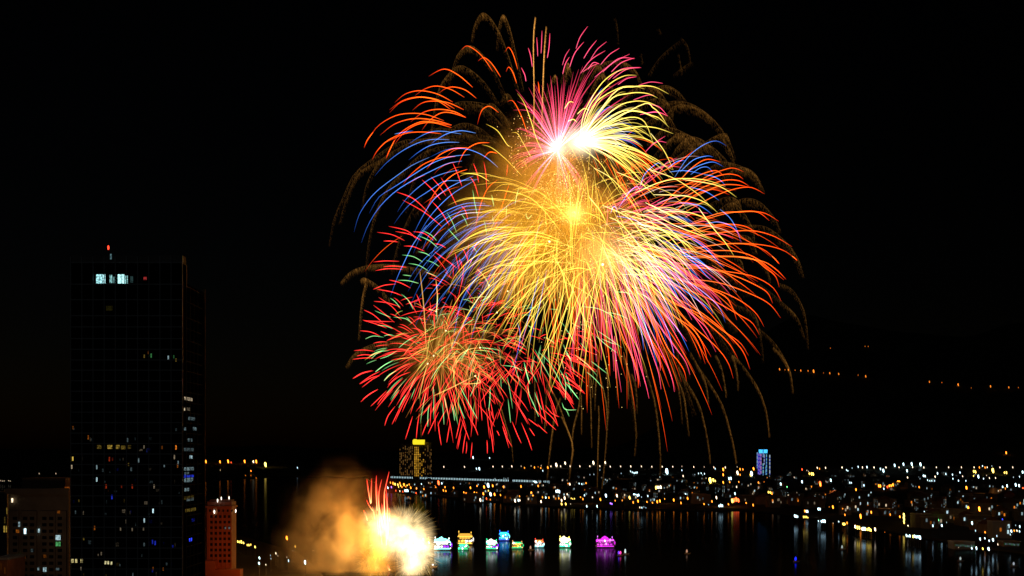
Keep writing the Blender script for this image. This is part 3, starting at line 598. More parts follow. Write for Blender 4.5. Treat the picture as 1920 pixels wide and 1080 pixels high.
class Sparks:
    """collects glowing trails; each is (vertices, faces, colours)"""
    def __init__(s): s.tr = []
    def add(s, pts, rp, r=1.55, n=16, sides=5, gain=1.0, taper=.35, extra=None):
        q = cat(pts, n); V = []; Fc = []; K = []
        W = [P(a[0], a[1], FD + a[2]) for a in q]
        ln = sum((W[i + 1] - W[i]).length for i in range(n - 1))
        for i in range(n):
            tg = (W[min(i + 1, n - 1)] - W[max(i - 1, 0)])
            if tg.length < 1e-6: tg = Vector((0, 0, 1))
            tg.normalize(); u = tg.cross(Vector((0, 1, 0)))
            if u.length < .05: u = tg.cross(Vector((1, 0, 0)))
            u.normalize(); v = tg.cross(u)
            f = i / (n - 1)
            rr = r * .52 * FK * (1 - (1 - taper) * max(0, (f - .6) / .4) ** 2) * (.55 + .45 * min(1, f / .12))
            c = ramp(rp, f)
            for k in range(sides):
                a = 2 * math.pi * k / sides
                V.append(W[i] + u * (math.cos(a) * rr) + v * (math.sin(a) * rr)); K.append((c[0] * gain, c[1] * gain, c[2] * gain, 1))
        for i in range(n - 1):
            for k in range(sides):
                k2 = (k + 1) % sides
                Fc.append((i * sides + k, i * sides + k2, (i + 1) * sides + k2, (i + 1) * sides + k))
        if extra:
            b = len(V)
            V += extra[0]; K += extra[2]; Fc += [tuple(b + j for j in f_) for f_ in extra[1]]
        s.tr.append((ln, V, Fc, K))
    def build(s, T, name='star_trail', limit=100, rest='small_star_trails'):
        tr_ = sorted(s.tr, key=lambda a: -a[0])
        for _, V, Fc, K in tr_[:limit]: spark_mesh(name, V, Fc, K, T)
        if tr_[limit:]:
            V = []; Fc = []; K = []
            for _, v, f, k in tr_[limit:]:
                b = len(V); V += v; K += k; Fc += [tuple(b + j for j in q) for q in f]
            o = spark_mesh(rest, V, Fc, K, T); o['kind'] = 'stuff'

def spark_mesh(name, V, Fc, K, T):
    me = bpy.data.meshes.new(name)
    org = T.location
    me.from_pydata([v - org for v in V], [], Fc)
    me.polygons.foreach_set('use_smooth', [True] * len(Fc))
    ca = me.color_attributes.new('glow', 'FLOAT_COLOR', 'POINT')
    ca.data.foreach_set('color', [x for k in K for x in k])
    me.materials.append(M_spark); me.update()
    return link(name, me, T)

def burst(name, label, x, y, cat_='firework', group='fireworks bursting over the harbour'):
    return thing(name, label, cat_, P(x, y, FD), group)

def fly(sk, c, n, ang, R0, R1, sag, s0, s1, rp, r=1.5, gain=(.5, 1.1), k=1.6, wind=0, dz=1.0, depth=0, n_=14, flat=0.0, jit=0.0):
    """n stars thrown from c (photo px) in directions ang (deg, 0 = right, 90 = up)"""
    for _ in range(n):
        a = math.radians(R.uniform(*ang)); zz = R.uniform(-1, 1) * (1 - flat)
        h = math.sqrt(1 - zz * zz); Rr = R.uniform(R0, R1)
        a0 = s0[0] + (s0[1] - s0[0]) * R.random(); a1 = s1[0] + (s1[1] - s1[0]) * R.random()
        jx, jy = R.gauss(0, 1) * jit, R.gauss(0, 1) * jit; pts = []
        for i in range(7):
            s = a0 + (a1 - a0) * i / 6
            g = (1 - math.exp(-k * s)) / (1 - math.exp(-k))
            pts.append((c[0] + jx + math.cos(a) * h * Rr * g + wind * s * s, c[1] + jy - math.sin(a) * h * Rr * g + sag * s * s, depth + zz * Rr * FK * g * dz))
        sk.add(pts, rp, r, n_, gain=R.uniform(*gain))

def traced(sk, reg, txt, rp, r=1.6, gain=(.85, 1.15), n=18, taper=.3, dd=.45, jit=90):
    x0, y0, z = reg
    for e_ in txt.strip().split(';'):
        v = [float(q) for q in e_.replace(',', ' ').split()]
        if len(v) < 4: continue
        if jit and v[0] >= 1860: v[0] += R.uniform(-jit, jit * .6); v[1] += R.uniform(-jit, jit)
        pts = [(x0 + v[i] / z, y0 + v[i + 1] / z) for i in range(0, len(v) - 1, 2)]
        L_ = math.hypot(pts[-1][0] - pts[0][0], pts[-1][1] - pts[0][1])
        d0 = R.uniform(-1, 1) * 40; d1 = R.uniform(-1, 1) * L_ * FK * dd
        sk.add([(p[0], p[1], d0 + d1 * i / max(1, len(pts) - 1)) for i, p in enumerate(pts)], rp, r, n, gain=R.uniform(*gain), taper=taper)

A = (600, 0, 4); B = (1000, 0, 4); Cc = (600, 250, 4); Dd = (1060, 250, 4); E = (600, 480, 4); Fr = (1060, 480, 4); G = (600, 650, 4); H = (1060, 650, 4)
ORG = [(.6, .04, .004), (1.5, .15, .008), (1.5, .12, .006), (.8, .04, .004), (.15, .006, .001)]
ORG2 = [(.6, .15, .03), (1.0, .15, .015), (1.4, .13, .008), (1.3, .08, .005), (.35, .012, .002)]
PNK = [(1.6, .6, .8), (1.4, .22, .45), (1.3, .09, .25), (1.0, .05, .13), (.4, .02, .05)]
PNK2 = [(.9, .1, .2), (1.2, .09, .22), (.9, .05, .12)]
BLU = [(.08, .16, .4), (.1, .28, .9), (.09, .28, 1.05), (.03, .12, .6), (.004, .02, .12)]
YEL = [(.8, .5, .08), (1.2, .85, .1), (1.3, .95, .12), (1.0, .65, .06), (.35, .2, .02)]
YELB = [(1.2, 1.0, .4), (1.5, 1.15, .25), (1.5, 1.1, .15), (1.0, .75, .1), (.4, .3, .04)]
WHT = [(1.3, 1.15, .9), (1.1, .9, .55), (.9, .65, .25), (.5, .3, .08)]
RED = [(.4, .012, .01), (1.3, .04, .035), (1.4, .04, .035), (.5, .012, .01)]
GRN = [(.15, .3, .1), (.25, .65, .22), (.2, .65, .2), (.04, .2, .06)]
GLD = [(.06, .022, .004), (.12, .05, .008), (.1, .04, .006), (.03, .012, .002)]
GLB = [(.5, .22, .04), (.9, .45, .1), (.9, .5, .12), (.3, .13, .02)]

# -- orange shell
sk = Sparks()
traced(sk, A, "1295 535 1210 415 1110 345 1060 375;1355 578 1290 480 1230 432 1185 458;1483 520 1450 410 1415 355 1388 390;1475 625 1445 540 1415 503 1395 540;1145 655 1040 565 930 518 815 572;1083 730 980 670 870 645 780 670 712 718;1172 737 1090 675 1000 652 940 665 890 700;995 765 880 705 750 680 640 705 560 770;978 820 870 750 740 728 620 755 520 825;1008 815 900 755 790 730 700 735 600 770 522 845;1078 823 960 770 840 758 760 775 693 828;1095 882 1000 835 880 820 770 845 680 915;1090 880 980 845 900 850 820 905 765 975;928 905 800 860 680 850 560 870 430 950 342 1080;988 938 850 900 700 890 560 930 450 1015;985 957 850 920 740 930 640 985 560 1080;985 940 800 910 700 935 600 1000 545 1080;910 1003 780 990 650 998 550 1040 465 1080;1340 845 1275 798 1225 815 1200 860 1180 935;1560 1010 1510 870 1450 760 1405 762;1645 700 1640 640 1635 610", ORG)
traced(sk, Cc, "1270 70 1180 75 1100 120 1060 180 1035 240;1105 108 1000 115 900 160 840 220 800 270;1015 173 900 185 780 230 680 310 622 385;1105 270 1000 310 900 400 840 480 805 570;600 5 500 60 430 130 390 200;560 50 520 130 495 190;1330 150 1270 142 1225 190;400 -10 355 50 330 110;1330 350 1260 410 1210 520 1180 640 1165 720;1420 380 1380 500 1330 650 1300 720", ORG)
traced(sk, Dd, "860 350 960 250 1060 195 1165 215;900 360 1040 300 1130 280 1190 320;850 470 1050 330 1200 270 1270 262 1340 290;900 450 1060 350 1200 307 1290 315 1335 345;800 540 1000 420 1180 355 1300 355 1380 398;960 480 1150 395 1270 385 1370 402;880 600 1100 480 1260 420 1390 405 1495 455;950 670 1150 600 1300 590 1440 590 1530 655;900 700 1150 615 1330 585 1490 597 1600 660;700 840 950 730 1150 685 1280 685 1380 710 1450 770;800 840 1000 770 1200 740 1400 730 1560 770 1700 850;1000 740 1150 695 1250 710 1325 780;850 880 1100 840 1300 825 1500 840 1640 880 1738 950;850 910 1100 840 1350 830 1500 880 1605 980;800 900 1100 880 1280 885 1420 930 1540 1020 1640 1100;800 930 1100 920 1350 930 1480 980 1580 1080;700 300 830 230 960 130;560 700 800 600 960 470 1100 420 1230 460;500 640 700 560 850 420 1000 350 1160 350;420 560 640 420 760 350 900 330;300 540 600 420 860 400;760 180 800 190 820 230", ORG2)
traced(sk, Fr, "800 100 1000 90 1200 115 1400 150 1550 230 1620 340;850 60 1100 100 1300 160 1450 230 1520 280 1555 355;900 20 1200 5 1400 20 1500 90 1575 150 1605 235;1300 10 1480 40 1580 100 1655 175;900 170 1150 200 1380 280 1530 360 1615 465;600 110 900 190 1150 260 1320 340 1430 430 1490 530;700 140 950 210 1180 290 1250 380 1285 480;600 160 850 230 1100 330 1300 440 1400 500 1455 590;560 200 800 350 1000 430 1180 560 1310 650 1375 750;700 250 950 380 1120 500 1270 640 1340 730 1385 850;700 290 950 420 1130 560 1230 660 1295 770;500 180 750 340 950 520 1130 680 1220 800 1260 920;600 280 800 440 950 540 1030 660 1068 800;650 300 850 480 980 620 1050 810;480 230 640 420 760 680 840 780 890 860 910 940;500 300 620 430 680 560 715 830;350 400 430 600 500 760 545 900 545 990;270 420 300 600 325 740 335 900;380 450 440 640 480 700 535 840 550 990;1550 0 1580 30 1605 60;1700 0 1720 15 1740 35;400 300 560 520 680 680 780 860", ORG2)
fly(sk, (1120, 430), 55, (-80, 20), 260, 350, 70, (.1, .4), (.55, .85), ORG2, 1.3, (.5, .9), jit=25)
fly(sk, (1075, 420), 50, (-130, -60), 200, 300, 60, (.1, .3), (.6, .95), ORG2, 1.3, (.4, .8), jit=35)
fly(sk, (1060, 420), 30, (0, 80), 200, 260, 60, (.2, .5), (.6, .9), ORG2, 1.2, (.3, .6), jit=30)
fly(sk, (1110, 430), 60, (-95, 35), 260, 380, 80, (.3, .6), (.8, 1), ORG2, .9, (.35, .7), jit=20)
fly(sk, (1060, 400), 30, (130, 200), 240, 380, 110, (.5, .7), (.8, 1), ORG, .9, (.3, .6), jit=20)
T = burst('firework_burst', 'huge orange shell whose long streaks arc outward on the left and the right', 1120, 450)
sk.build(T)

# -- blue shell
sk = Sparks()
traced(sk, A, "1060 1005 930 985 830 990 740 1030 665 1080;1168 998 1060 980 960 1000 870 1050 835 1080", BLU, 1.25)
traced(sk, Cc, "970 48 850 45 740 70 620 130 500 220 410 320;1045 68 940 68 830 90 740 140 665 200;1335 255 1230 170 1100 118 960 120 820 180;820 180 690 240 560 330 430 430 350 520 290 620 255 740;1125 160 980 175 840 225 700 310 560 400 440 480 370 600;1065 208 960 225 840 280 700 350 560 440 440 560 360 690 310 820;1040 275 930 300 820 345 720 420 640 500 580 590;1185 345 1040 355 930 360 820 430 700 510 620 590 555 680;1165 350 1000 450 880 560 800 660 720 800;800 690 700 830 630 970 580 1080 530 1220;1240 525 1100 525 950 580 840 660 760 760 700 900;1230 570 1080 580 940 640 820 760 760 900;1220 595 1050 610 900 720 800 870;1290 545 1180 540 1040 560 920 640;1265 625 1100 640 960 730 860 860 800 1000;1380 670 1200 690 1050 800 950 950;1400 745 1250 780 1100 900 1000 1080;1330 740 1200 860 1100 1020 1060 1140;560 5 640 -10 700 -20;1150 320 980 400 850 500 760 640 700 760", BLU, 1.25, (.7, 1.0))
traced(sk, Dd, "820 330 920 180 1030 90 1130 57 1210 95;860 290 960 200 1060 170 1110 178;940 310 1010 260 1070 255 1110 300;900 290 1020 235 1110 215 1185 250;770 260 840 210 905 205;1040 310 1100 320 1160 350 1200 390;780 290 900 280 1050 310;1160 570 1230 630 1280 710 1320 820;1050 680 1150 665 1250 700 1310 770;930 400 1060 440 1155 505;850 520 1000 540 1110 615;950 790 1080 890 1180 1010;870 910 1000 950 1110 1050;560 400 600 300 690 225 720 240;400 560 480 440 540 400 565 440;340 600 360 550 380 560 385 600;380 620 520 650 620 720", BLU, 1.25)
traced(sk, Fr, "880 170 1020 260 1150 380 1200 500;820 200 950 300 1060 380 1110 440;760 150 820 260 860 350;560 420 640 630 690 830;520 350 570 560 588 710;750 440 850 560 930 720;660 350 770 560 820 770;900 0 980 60 1060 150 1100 180", BLU, 1.25)
traced(sk, E, "1480 500 1500 620 1440 900;1640 150 1580 400 1500 700;1700 100 1640 400 1560 700;1300 200 1200 400 1130 640;1180 150 1060 340 1000 620;1000 50 900 200 820 300", BLU, 1.2, (.5, .8))
fly(sk, (1040, 400), 60, (165, 225), 170, 290, 110, (.3, .5), (.75, 1.0), BLU, 1.0, (.25, .55), jit=20)
fly(sk, (1150, 430), 45, (-70, 20), 160, 230, 60, (.3, .5), (.75, 1.0), BLU, 1.15, (.3, .7))
fly(sk, (1090, 270), 22, (5, 80), 110, 160, 45, (.25, .4), (.7, 1.0), BLU, 1.15, (.4, .8))
T = burst('firework_burst', 'blue shell with thin blue arcs drooping on the far left and curling at upper right', 1040, 430)
sk.build(T)

# -- pink shell at the top
sk = Sparks()
traced(sk, A, "1592 500 1580 420 1562 360;1633 422 1630 350 1625 280;1658 400 1662 320 1665 230;1705 435 1718 350 1724 250;1545 610 1535 560 1510 508", PNK2, 1.4)
traced(sk, B, "320 365 350 280 408 197;272 505 310 400 378 315;218 488 240 420 272 368;378 438 420 370 475 302;430 445 480 370 550 312;355 550 430 450 540 380;410 520 450 470 495 480;505 485 570 410 645 362;460 580 600 470 723 405;585 540 660 470 757 435;595 590 700 520 808 507;635 635 700 590 775 575;750 750 850 715 905 715;790 640 880 615 972 625;220 555 240 480 270 428;370 540 430 500 490 475;520 540 640 440 760 440;560 600 660 520 800 505;860 780 940 800 1000 860;850 850 930 840 1010 870;800 860 900 840 960 850", PNK2, 1.35)
c0 = (180, 1110)
for e_ in "5 618 60 740;0 692 70 800;105 625 140 800;128 568 150 760;175 570 190 760;210 655 200 800;300 540 260 760;370 495 290 740;390 630 300 800;370 755 300 860;-90 770 20 850;-20 780 60 880;-150 825 -20 840;240 600 220 800;340 520 270 740;160 640 170 800;270 640 240 800;-60 760 50 860;60 640 120 800;320 640 250 830;230 560 215 780;390 560 290 780;-120 760 -10 830;420 640 310 800;440 500 330 700;480 470 350 680;540 500 380 700;700 640 500 760;740 560 520 700".split(';'):
    v = [float(q) for q in e_.split()]
    traced(sk, B, "%g %g %g %g %g %g %g %g" % (c0[0], c0[1], (c0[0] + v[2]) / 2 + 4, (c0[1] + v[3]) / 2, v[2], v[3], v[0], v[1]), PNK, 1.6, (.4, .75))
fly(sk, (1045, 280), 46, (35, 125), 110, 190, 12, (.0, .1), (.7, 1.0), PNK, 1.5, (.25, .55))
fly(sk, (1045, 282), 34, (125, 200), 70, 110, 22, (.0, .1), (.8, 1.0), PNK, 1.3, (.35, .7), flat=.3)
fly(sk, (1045, 282), 26, (200, 320), 60, 100, 22, (.0, .1), (.8, 1.0), PNK, 1.3, (.35, .7), flat=.4)
T = burst('firework_burst', 'pink shell at the top with straight rays fanning up from a white hot point', 1045, 282)
sk.build(T)

# -- white and yellow shell beside it
sk = Sparks()
traced(sk, B, "350 1050 380 850 500 640 620 540 720 515;350 1050 420 800 560 640 680 570 775 565;350 1050 450 790 620 670 740 645 835 668;345 1060 600 700 760 650 900 650 1015 705;345 1060 560 760 720 700 850 700 932 735;345 1060 600 820 750 760 870 770 945 810;345 1060 800 790 900 810 960 870 1000 935;345 1060 700 840 900 870 960 900 1018 955;345 1060 720 960 900 955 1050 1003;330 855 380 815 430 830;235 815 270 765 305 770;260 910 300 895 330 920;345 1060 620 850 800 840 940 900;345 1060 600 980 760 960 900 1040;345 1060 640 900 820 900 900 1080;345 1060 500 960 700 940 860 1060", YELB, 1.7, (.8, 1.1))
traced(sk, Dd, "640 0 740 130 810 275;215 260 360 350 500 520 570 640;385 290 560 370 680 480;180 480 260 580 310 680;610 265 820 340 1000 460 1080 540;100 60 300 60 500 110 700 220 810 275;100 60 360 90 560 190 680 320;80 70 300 120 480 260 600 400;60 80 240 200 340 340 430 480", YELB, 1.5, (.7, 1.0))
fly(sk, (1085, 268), 60, (-25, 70), 110, 185, 55, (0, .15), (.75, 1.0), YELB, 1.5, (.3, .6), flat=.25)
fly(sk, (1085, 268), 30, (-45, 85), 70, 170, 50, (0, .05), (.6, .9), WHT, 1.5, (.3, .6), flat=.2)
fly(sk, (1092, 285), 20, (-110, -30), 90, 190, 70, (.1, .4), (.8, 1.0), YEL, 1.2, (.4, .8), jit=14)
fly(sk, (1085, 270), 24, (-40, 20), 130, 170, 60, (.4, .5), (.8, 1.0), ORG2, 1.4, (.6, 1))
T = burst('firework_burst', 'white hot shell throwing yellow and white arcs to the right', 1085, 266)
sk.build(T)

# -- great yellow shell
sk = Sparks()
traced(sk, A, "1690 1180 1625 1045 1580 900 1530 770 1480 700;1430 1100 1400 1080 1330 980 1245 930;1590 1190 1525 1075 1480 1000 1435 995", YEL, 1.4)
traced(sk, Cc, "1515 320 1400 200 1290 110 1215 85;1270 360 1180 310 1050 297;1880 620 1700 480 1450 350 1210 318;1880 620 1600 450 1400 370 1150 390 ;1880 640 1600 500 1380 430 1250 440;1880 650 1600 530 1300 490 1100 485 960 540;1880 660 1600 600 1300 590 1100 600 950 640;1880 680 1600 660 1300 650 1100 690 960 780;1880 700 1600 700 1300 710 1120 780 990 900;1880 740 1600 740 1300 780 1100 850 960 900;1880 800 1600 760 1300 800 1050 880 950 940;1880 820 1500 800 1200 900 1020 1060 960 1200;1880 820 1600 830 1300 900 1100 1020 1000 1150;1900 800 1700 900 1400 950 1200 1020 1080 1100;1380 510 1240 490 1120 490 1000 520;1560 420 1500 410 1440 430;1700 700 1690 600 1688 560;1780 940 1775 850 1775 780", YEL, 1.45, (.45, .85))
traced(sk, E, "1920 0 1500 40 1250 120 1080 260 980 420 930 560;1920 40 1500 100 1250 250 1100 450 1040 620;1900 60 1600 200 1350 400 1150 620;1880 100 1640 330 1500 600 1420 700;1920 20 1720 150 1500 330 1300 620;1900 150 1800 400 1620 850;1880 60 1850 500 1730 930;1910 150 1870 600 1715 1050;1920 200 1800 500 1600 880;1900 180 1820 480 1720 900;1900 100 1700 300 1500 480 1400 640;1920 0 1600 60 1300 80 1100 200", YEL, 1.5, (.5, .85))
traced(sk, Dd, "520 450 700 370 860 340 1050 350 1200 400;880 345 1100 380 1200 420 1285 480;660 460 900 470 1050 520 1145 598;420 585 520 600 580 650;700 590 900 590 1020 625 1120 690;610 570 800 680 1000 760 1110 805;600 520 850 640 1050 750;1000 560 1100 700 1200 820 1265 920;540 680 720 720 900 830 960 900;330 630 420 680 560 850 640 960;540 680 760 740 920 840 1000 930;560 700 760 800 900 950;600 690 840 760 1000 900;500 620 700 700 850 850 920 960;650 540 900 680 1100 800;400 560 700 660 860 800 960 960;280 540 480 640 640 860 700 1000", YELB, 1.6, (.6, .95))
traced(sk, Fr, "280 80 300 250 380 600 425 820;260 60 200 300 90 900;300 100 200 450 110 1040;400 50 560 150 700 270 760 360;350 50 520 250 600 340 635 420;560 0 700 60 860 140;600 0 760 20 850 130;480 20 640 140 700 240;420 0 560 140 620 280;450 -40 700 0 840 90;700 -60 860 40 920 180;0 110 100 90 200 110;0 240 130 120 280 70;0 560 100 300 250 90;20 640 140 350 280 120;420 120 480 300 520 500;-100 -20 0 200 60 660;150 200 80 500 20 720", YEL, 1.5, (.55, .9))
fly(sk, (1068, 410), 130, (0, 360), 110, 210, 60, (.1, .35), (.7, 1.0), YEL, 1.3, (.22, .6), jit=38)
fly(sk, (1065, 455), 110, (180, 360), 130, 230, 75, (.1, .35), (.7, 1.0), YEL, 1.35, (.25, .65), jit=40)
fly(sk, (1150, 470), 90, (-70, 40), 90, 190, 60, (.0, .3), (.7, 1.0), YELB, 1.35, (.3, .65), jit=30)
fly(sk, (1040, 455), 55, (140, 215), 140, 200, 70, (.1, .3), (.8, 1.0), YEL, 1.3, (.25, .6), jit=32)
T = burst('firework_burst', 'great yellow shell filling the middle with dense crossing golden lines', 1070, 420)
sk.build(T)
# loose sparkling grains round the hearts of the shells
gr = MB(); gk = []
def grain(x, y, d, r, c):
    p = P(x, y, FD + d) - T.location; b_ = len(gr.v)
    gr.v += [(p.x + r, p.y, p.z), (p.x - r, p.y, p.z), (p.x, p.y + r, p.z), (p.x, p.y - r, p.z), (p.x, p.y, p.z + r), (p.x, p.y, p.z - r)]
    gr.f += [tuple(b_ + i for i in q) for q in ((0, 2, 4), (2, 1, 4), (1, 3, 4), (3, 0, 4), (2, 0, 5), (1, 2, 5), (3, 1, 5), (0, 3, 5))]
    gk.extend([c + (1,)] * 6)
for cx_, cy_, sg, n_ in ((1050, 320, 26, 240), (1060, 360, 20, 260), (1062, 420, 46, 420), (985, 290, 18, 60), (1160, 480, 40, 260), (975, 250, 14, 40), (1095, 620, 60, 90)):
    for _ in range(n_):
        q_ = R.uniform(.3, 1.2); grain(R.gauss(cx_, sg), R.gauss(cy_, sg * 1.2), R.gauss(0, 20), .33, (1.6 * q_, 1.1 * q_, .35 * q_))
me = gr.mesh('sparkling_grains', M_spark); ca = me.color_attributes.new('glow', 'FLOAT_COLOR', 'POINT')
ca.data.foreach_set('color', [x for k in gk for x in k]); o = link('sparkling_grains', me, T); o['kind'] = 'stuff'
for x, y, r in ((1130, 496, 2.4), (1030, 453, 1.9)):
    s_ = MB().lathe(P(x, y, FD) - T.location, [(r * FK * a_, r * FK * b_) for a_, b_ in ((.1, -1), (.7, -.7), (1, 0), (.7, .7), (.1, 1))], 10)
    s_.build('burning_star', glow((1, .9, .5), 3.0), T)

# -- magenta shell, lower right
sk = Sparks()
traced(sk, Fr, "380 250 470 520 540 760 600 950 628 1070;470 230 560 480 650 730 700 880 718 1000;500 300 640 560 740 760 800 920 818 1020;400 200 520 600 600 960;560 330 700 520 820 680 900 790 935 890;550 120 800 310 950 440 1050 530 1100 620;600 50 750 100 900 190 1040 300 1110 430;650 30 900 60 1100 90 1210 190;370 600 378 760 380 920;430 150 600 300 760 450 850 560 910 640;260 80 270 400 270 780;360 330 450 600 520 820 550 930;520 400 600 560 700 760 712 860;420 330 480 520 560 720", PNK2, 1.5)
traced(sk, Dd, "540 420 680 320 760 220 840 185;640 300 720 255 780 245 870 255;900 630 970 590 1070 600;850 780 1050 760 1170 755 1260 790;820 760 960 800 1080 870 1150 950;640 90 700 60 760 70;600 140 660 80 750 20;360 520 500 420 620 330 760 300;400 700 600 560 740 480;300 560 480 480 600 340;310 690 318 600 315 520;280 600 500 470 640 330 690 250;700 560 900 520 1000 560;880 700 1040 660 1130 700;640 560 760 500 860 470", PNK2, 1.4, (.6, .95))
fly(sk, (1130, 440), 55, (-85, -10), 170, 300, 80, (.15, .4), (.65, .95), PNK2, 1.35, (.4, .85))
fly(sk, (1120, 430), 40, (0, 60), 120, 190, 30, (.2, .5), (.7, 1), PNK2, 1.2, (.35, .65))
fly(sk, (1100, 430), 20, (-100, -70), 190, 300, 60, (.2, .5), (.7, 1), PNK2, 1.3, (.4, .8))
fly(sk, (1130, 430), 90, (-60, 45), 150, 270, 60, (.25, .5), (.7, .95), [(1.0, .7, .7), (1.2, .75, .6), (.8, .3, .3)], .95, (.35, .8), jit=22)
T = burst('firework_burst', 'magenta shell with long pink streaks raking down to the lower right', 1130, 440)
sk.build(T)

# -- red and green shells, lower left
sk = Sparks()
traced(sk, Cc, "810 590 700 490 575 440;915 700 780 590 620 500;905 500 840 420 765 348;945 470 890 390 832 325;1025 540 970 430 905 330;1065 400 1030 300 995 220;1190 480 1160 380 1125 325;1190 370 1175 290 1150 225;1250 420 1245 310 1228 212;1110 650 1090 580 1055 540;970 690 910 590 840 510;760 805 680 760 565 735;720 790 650 730 515 697;635 805 540 760 428 742;585 815 530 808 475 808;855 805 780 750 697 737;785 885 700 850 628 845;945 860 900 835 855 827;595 960 490 957 400 965;650 1005 550 995 475 1000;620 1020 510 1015 415 1030;1025 1010 960 960 855 885;1400 320 1405 260 1410 230;1120 980 1080 880 1060 870", RED, 1.5)
traced(sk, E, "760 800 700 760 655 700;300 560 380 570 450 600;320 480 420 510 500 540;330 405 400 440 480 510;400 368 480 430 560 500;405 340 500 350 600 380;440 310 540 380 600 450;400 250 480 220 570 210;520 180 600 200 680 240;430 250 540 270 620 300;330 485 420 490 560 492;255 710 330 705 410 715;245 775 330 765 400 765;275 750 330 740 400 745;575 705 620 700 660 718;630 745 660 700 700 680;250 918 320 880 400 860;295 960 380 900 450 865;315 985 400 920 450 895;510 965 600 900 680 870;320 1075 380 1030 435 1000;500 635 560 610 620 600;455 565 500 585 545 605", RED, 1.5)
traced(sk, G, "245 240 310 200 390 178;300 280 370 240 440 215;305 415 360 365 435 320;380 447 440 390 500 330;430 435 470 380 520 330;485 593 510 520 565 445;540 583 570 520 600 455;640 695 670 600 695 520;722 690 730 600 745 500;765 665 790 600 820 540;810 655 850 570 890 490;910 740 895 650 885 560;950 720 960 660 975 570;1020 690 1040 600 1055 520;1070 800 1080 720 1095 640;1095 802 1100 760 1100 710;1120 700 1090 620 1060 540;1185 665 1160 600 1100 500;1255 802 1255 750 1252 700;1300 795 1290 700 1270 600;1510 725 1480 660 1440 560;1590 778 1560 690 1510 570;1640 600 1600 570 1560 540;1705 650 1660 610 1630 580;1770 625 1700 560 1590 450;1785 595 1740 530 1660 460;1795 527 1740 500 1690 440;1910 430 1830 350 1740 290;1610 670 1590 640 1570 610;1345 668 1335 645 1325 630;1440 750 1400 680 1370 600;1560 580 1500 470 1440 340;1310 600 1250 510 1180 430;1215 555 1210 480 1200 400;1305 550 1290 510 1280 480", RED, 1.5)
traced(sk, Fr, "0 770 100 770 230 860;0 820 80 870 148 920;0 900 80 960 148 1033;0 690 120 700 230 740;0 1010 30 1050 60 1100;10 580 120 600 210 640;60 560 160 640 260 730;0 870 30 890 60 930;0 740 80 780 200 850", RED, 1.5)
traced(sk, H, "0 95 40 180 75 270;0 230 30 250 70 275;0 265 70 300 148 355;0 370 30 400 65 435;0 60 100 120 235 175;0 90 120 130 230 190", RED, 1.5)
fly(sk, (815, 668), 90, (0, 360), 105, 165, 28, (.3, .7), (.8, 1.0), RED, 1.4, (.6, 1), k=1.2)
fly(sk, (880, 640), 80, (0, 360), 100, 150, 28, (.4, .75), (.85, 1.0), RED, 1.35, (.5, .9), k=1.2)
fly(sk, (990, 665), 48, (180, 400), 80, 140, 28, (.3, .7), (.8, 1.0), RED, 1.35, (.5, .95), k=1.2)
fly(sk, (870, 560), 55, (20, 200), 70, 150, 20, (.3, .7), (.8, 1.0), RED, 1.35, (.5, .95), k=1.2)
fly(sk, (900, 690), 30, (200, 340), 110, 150, 30, (.4, .75), (.85, 1.0), RED, 1.4, (.6, 1), k=1.2)
fly(sk, (815, 668), 60, (0, 360), 70, 120, 16, (.15, .5), (.8, 1.0), RED, 1.3, (.5, .95), k=1.2, jit=6)
fly(sk, (880, 620), 85, (0, 360), 60, 130, 18, (.2, .6), (.85, 1.0), RED, 1.25, (.5, .95), k=1.2, jit=30)
fly(sk, (1000, 640), 45, (0, 360), 60, 130, 24, (.3, .6), (.85, 1.0), RED, 1.25, (.5, .95), k=1.2, jit=30)
fly(sk, (870, 640), 150, (0, 360), 50, 110, 18, (.2, .6), (.85, 1.0), [(.4, .12, .03), (.9, .3, .05), (.4, .1, .02)], 1.1, (.3, .7), k=1.2, jit=35)
T = burst('firework_burst', 'red shell at lower left bristling with short curved red streaks', 830, 660)
sk.build(T)
sk = Sparks()
traced(sk, Cc, "1025 745 990 660 950 590;1045 810 1000 760 960 715;875 805 830 760 765 728;885 860 820 805 732 765;825 920 790 900 735 887;770 965 700 925 615 912;895 1000 850 970 797 952;810 1030 740 990 662 975;1110 700 1085 640 1055 600;1185 630 1160 520 1145 420;1250 760 1240 690 1228 650;1300 680 1297 640 1290 610;1305 550 1295 500 1287 460;1395 630 1398 580 1400 540;1460 540 1475 470 1490 410;1175 890 1160 865 1140 845;1590 610 1560 640 1540 600", GRN, 1.35)
traced(sk, E, "880 155 820 130 795 120;685 150 650 145 620 142;740 205 660 185 580 182;340 622 400 600 480 610;415 870 480 820 550 780;450 770 510 750 580 710;385 770 430 730 500 700;480 935 520 890 575 860;600 385 560 340 525 315;530 460 470 435 410 410;545 545 490 525 430 520;690 505 640 470 550 458;830 925 900 820 1000 710;590 690 650 640 740 590;480 600 520 590 560 600;700 400 660 330 610 285;870 480 875 400 885 280;1200 340 1260 310 1290 280;1520 860 1450 830 1360 820;1575 960 1550 880 1530 800", GRN, 1.35)
traced(sk, G, "370 75 430 40 520 30;415 190 480 140 560 100;480 258 520 215 570 180;500 350 560 280 620 230;590 460 620 400 645 360;808 600 810 500 820 430;930 585 925 500 915 420;1010 555 1000 490 980 430;945 460 940 420 930 370;1180 540 1130 450 1050 300;1085 540 1060 480 1040 420;1265 480 1275 380 1275 290;1430 570 1420 480 1410 390;1570 280 1550 200 1530 110;1605 440 1570 360 1555 290;1665 475 1630 400 1610 340;1640 525 1610 450 1590 400;1870 525 1840 470 1815 420;1835 335 1780 220 1720 120;1885 350 1840 260 1790 160;1730 240 1660 110 1610 20;1125 375 1150 320 1165 260;1170 300 1185 240 1195 180", GRN, 1.35)
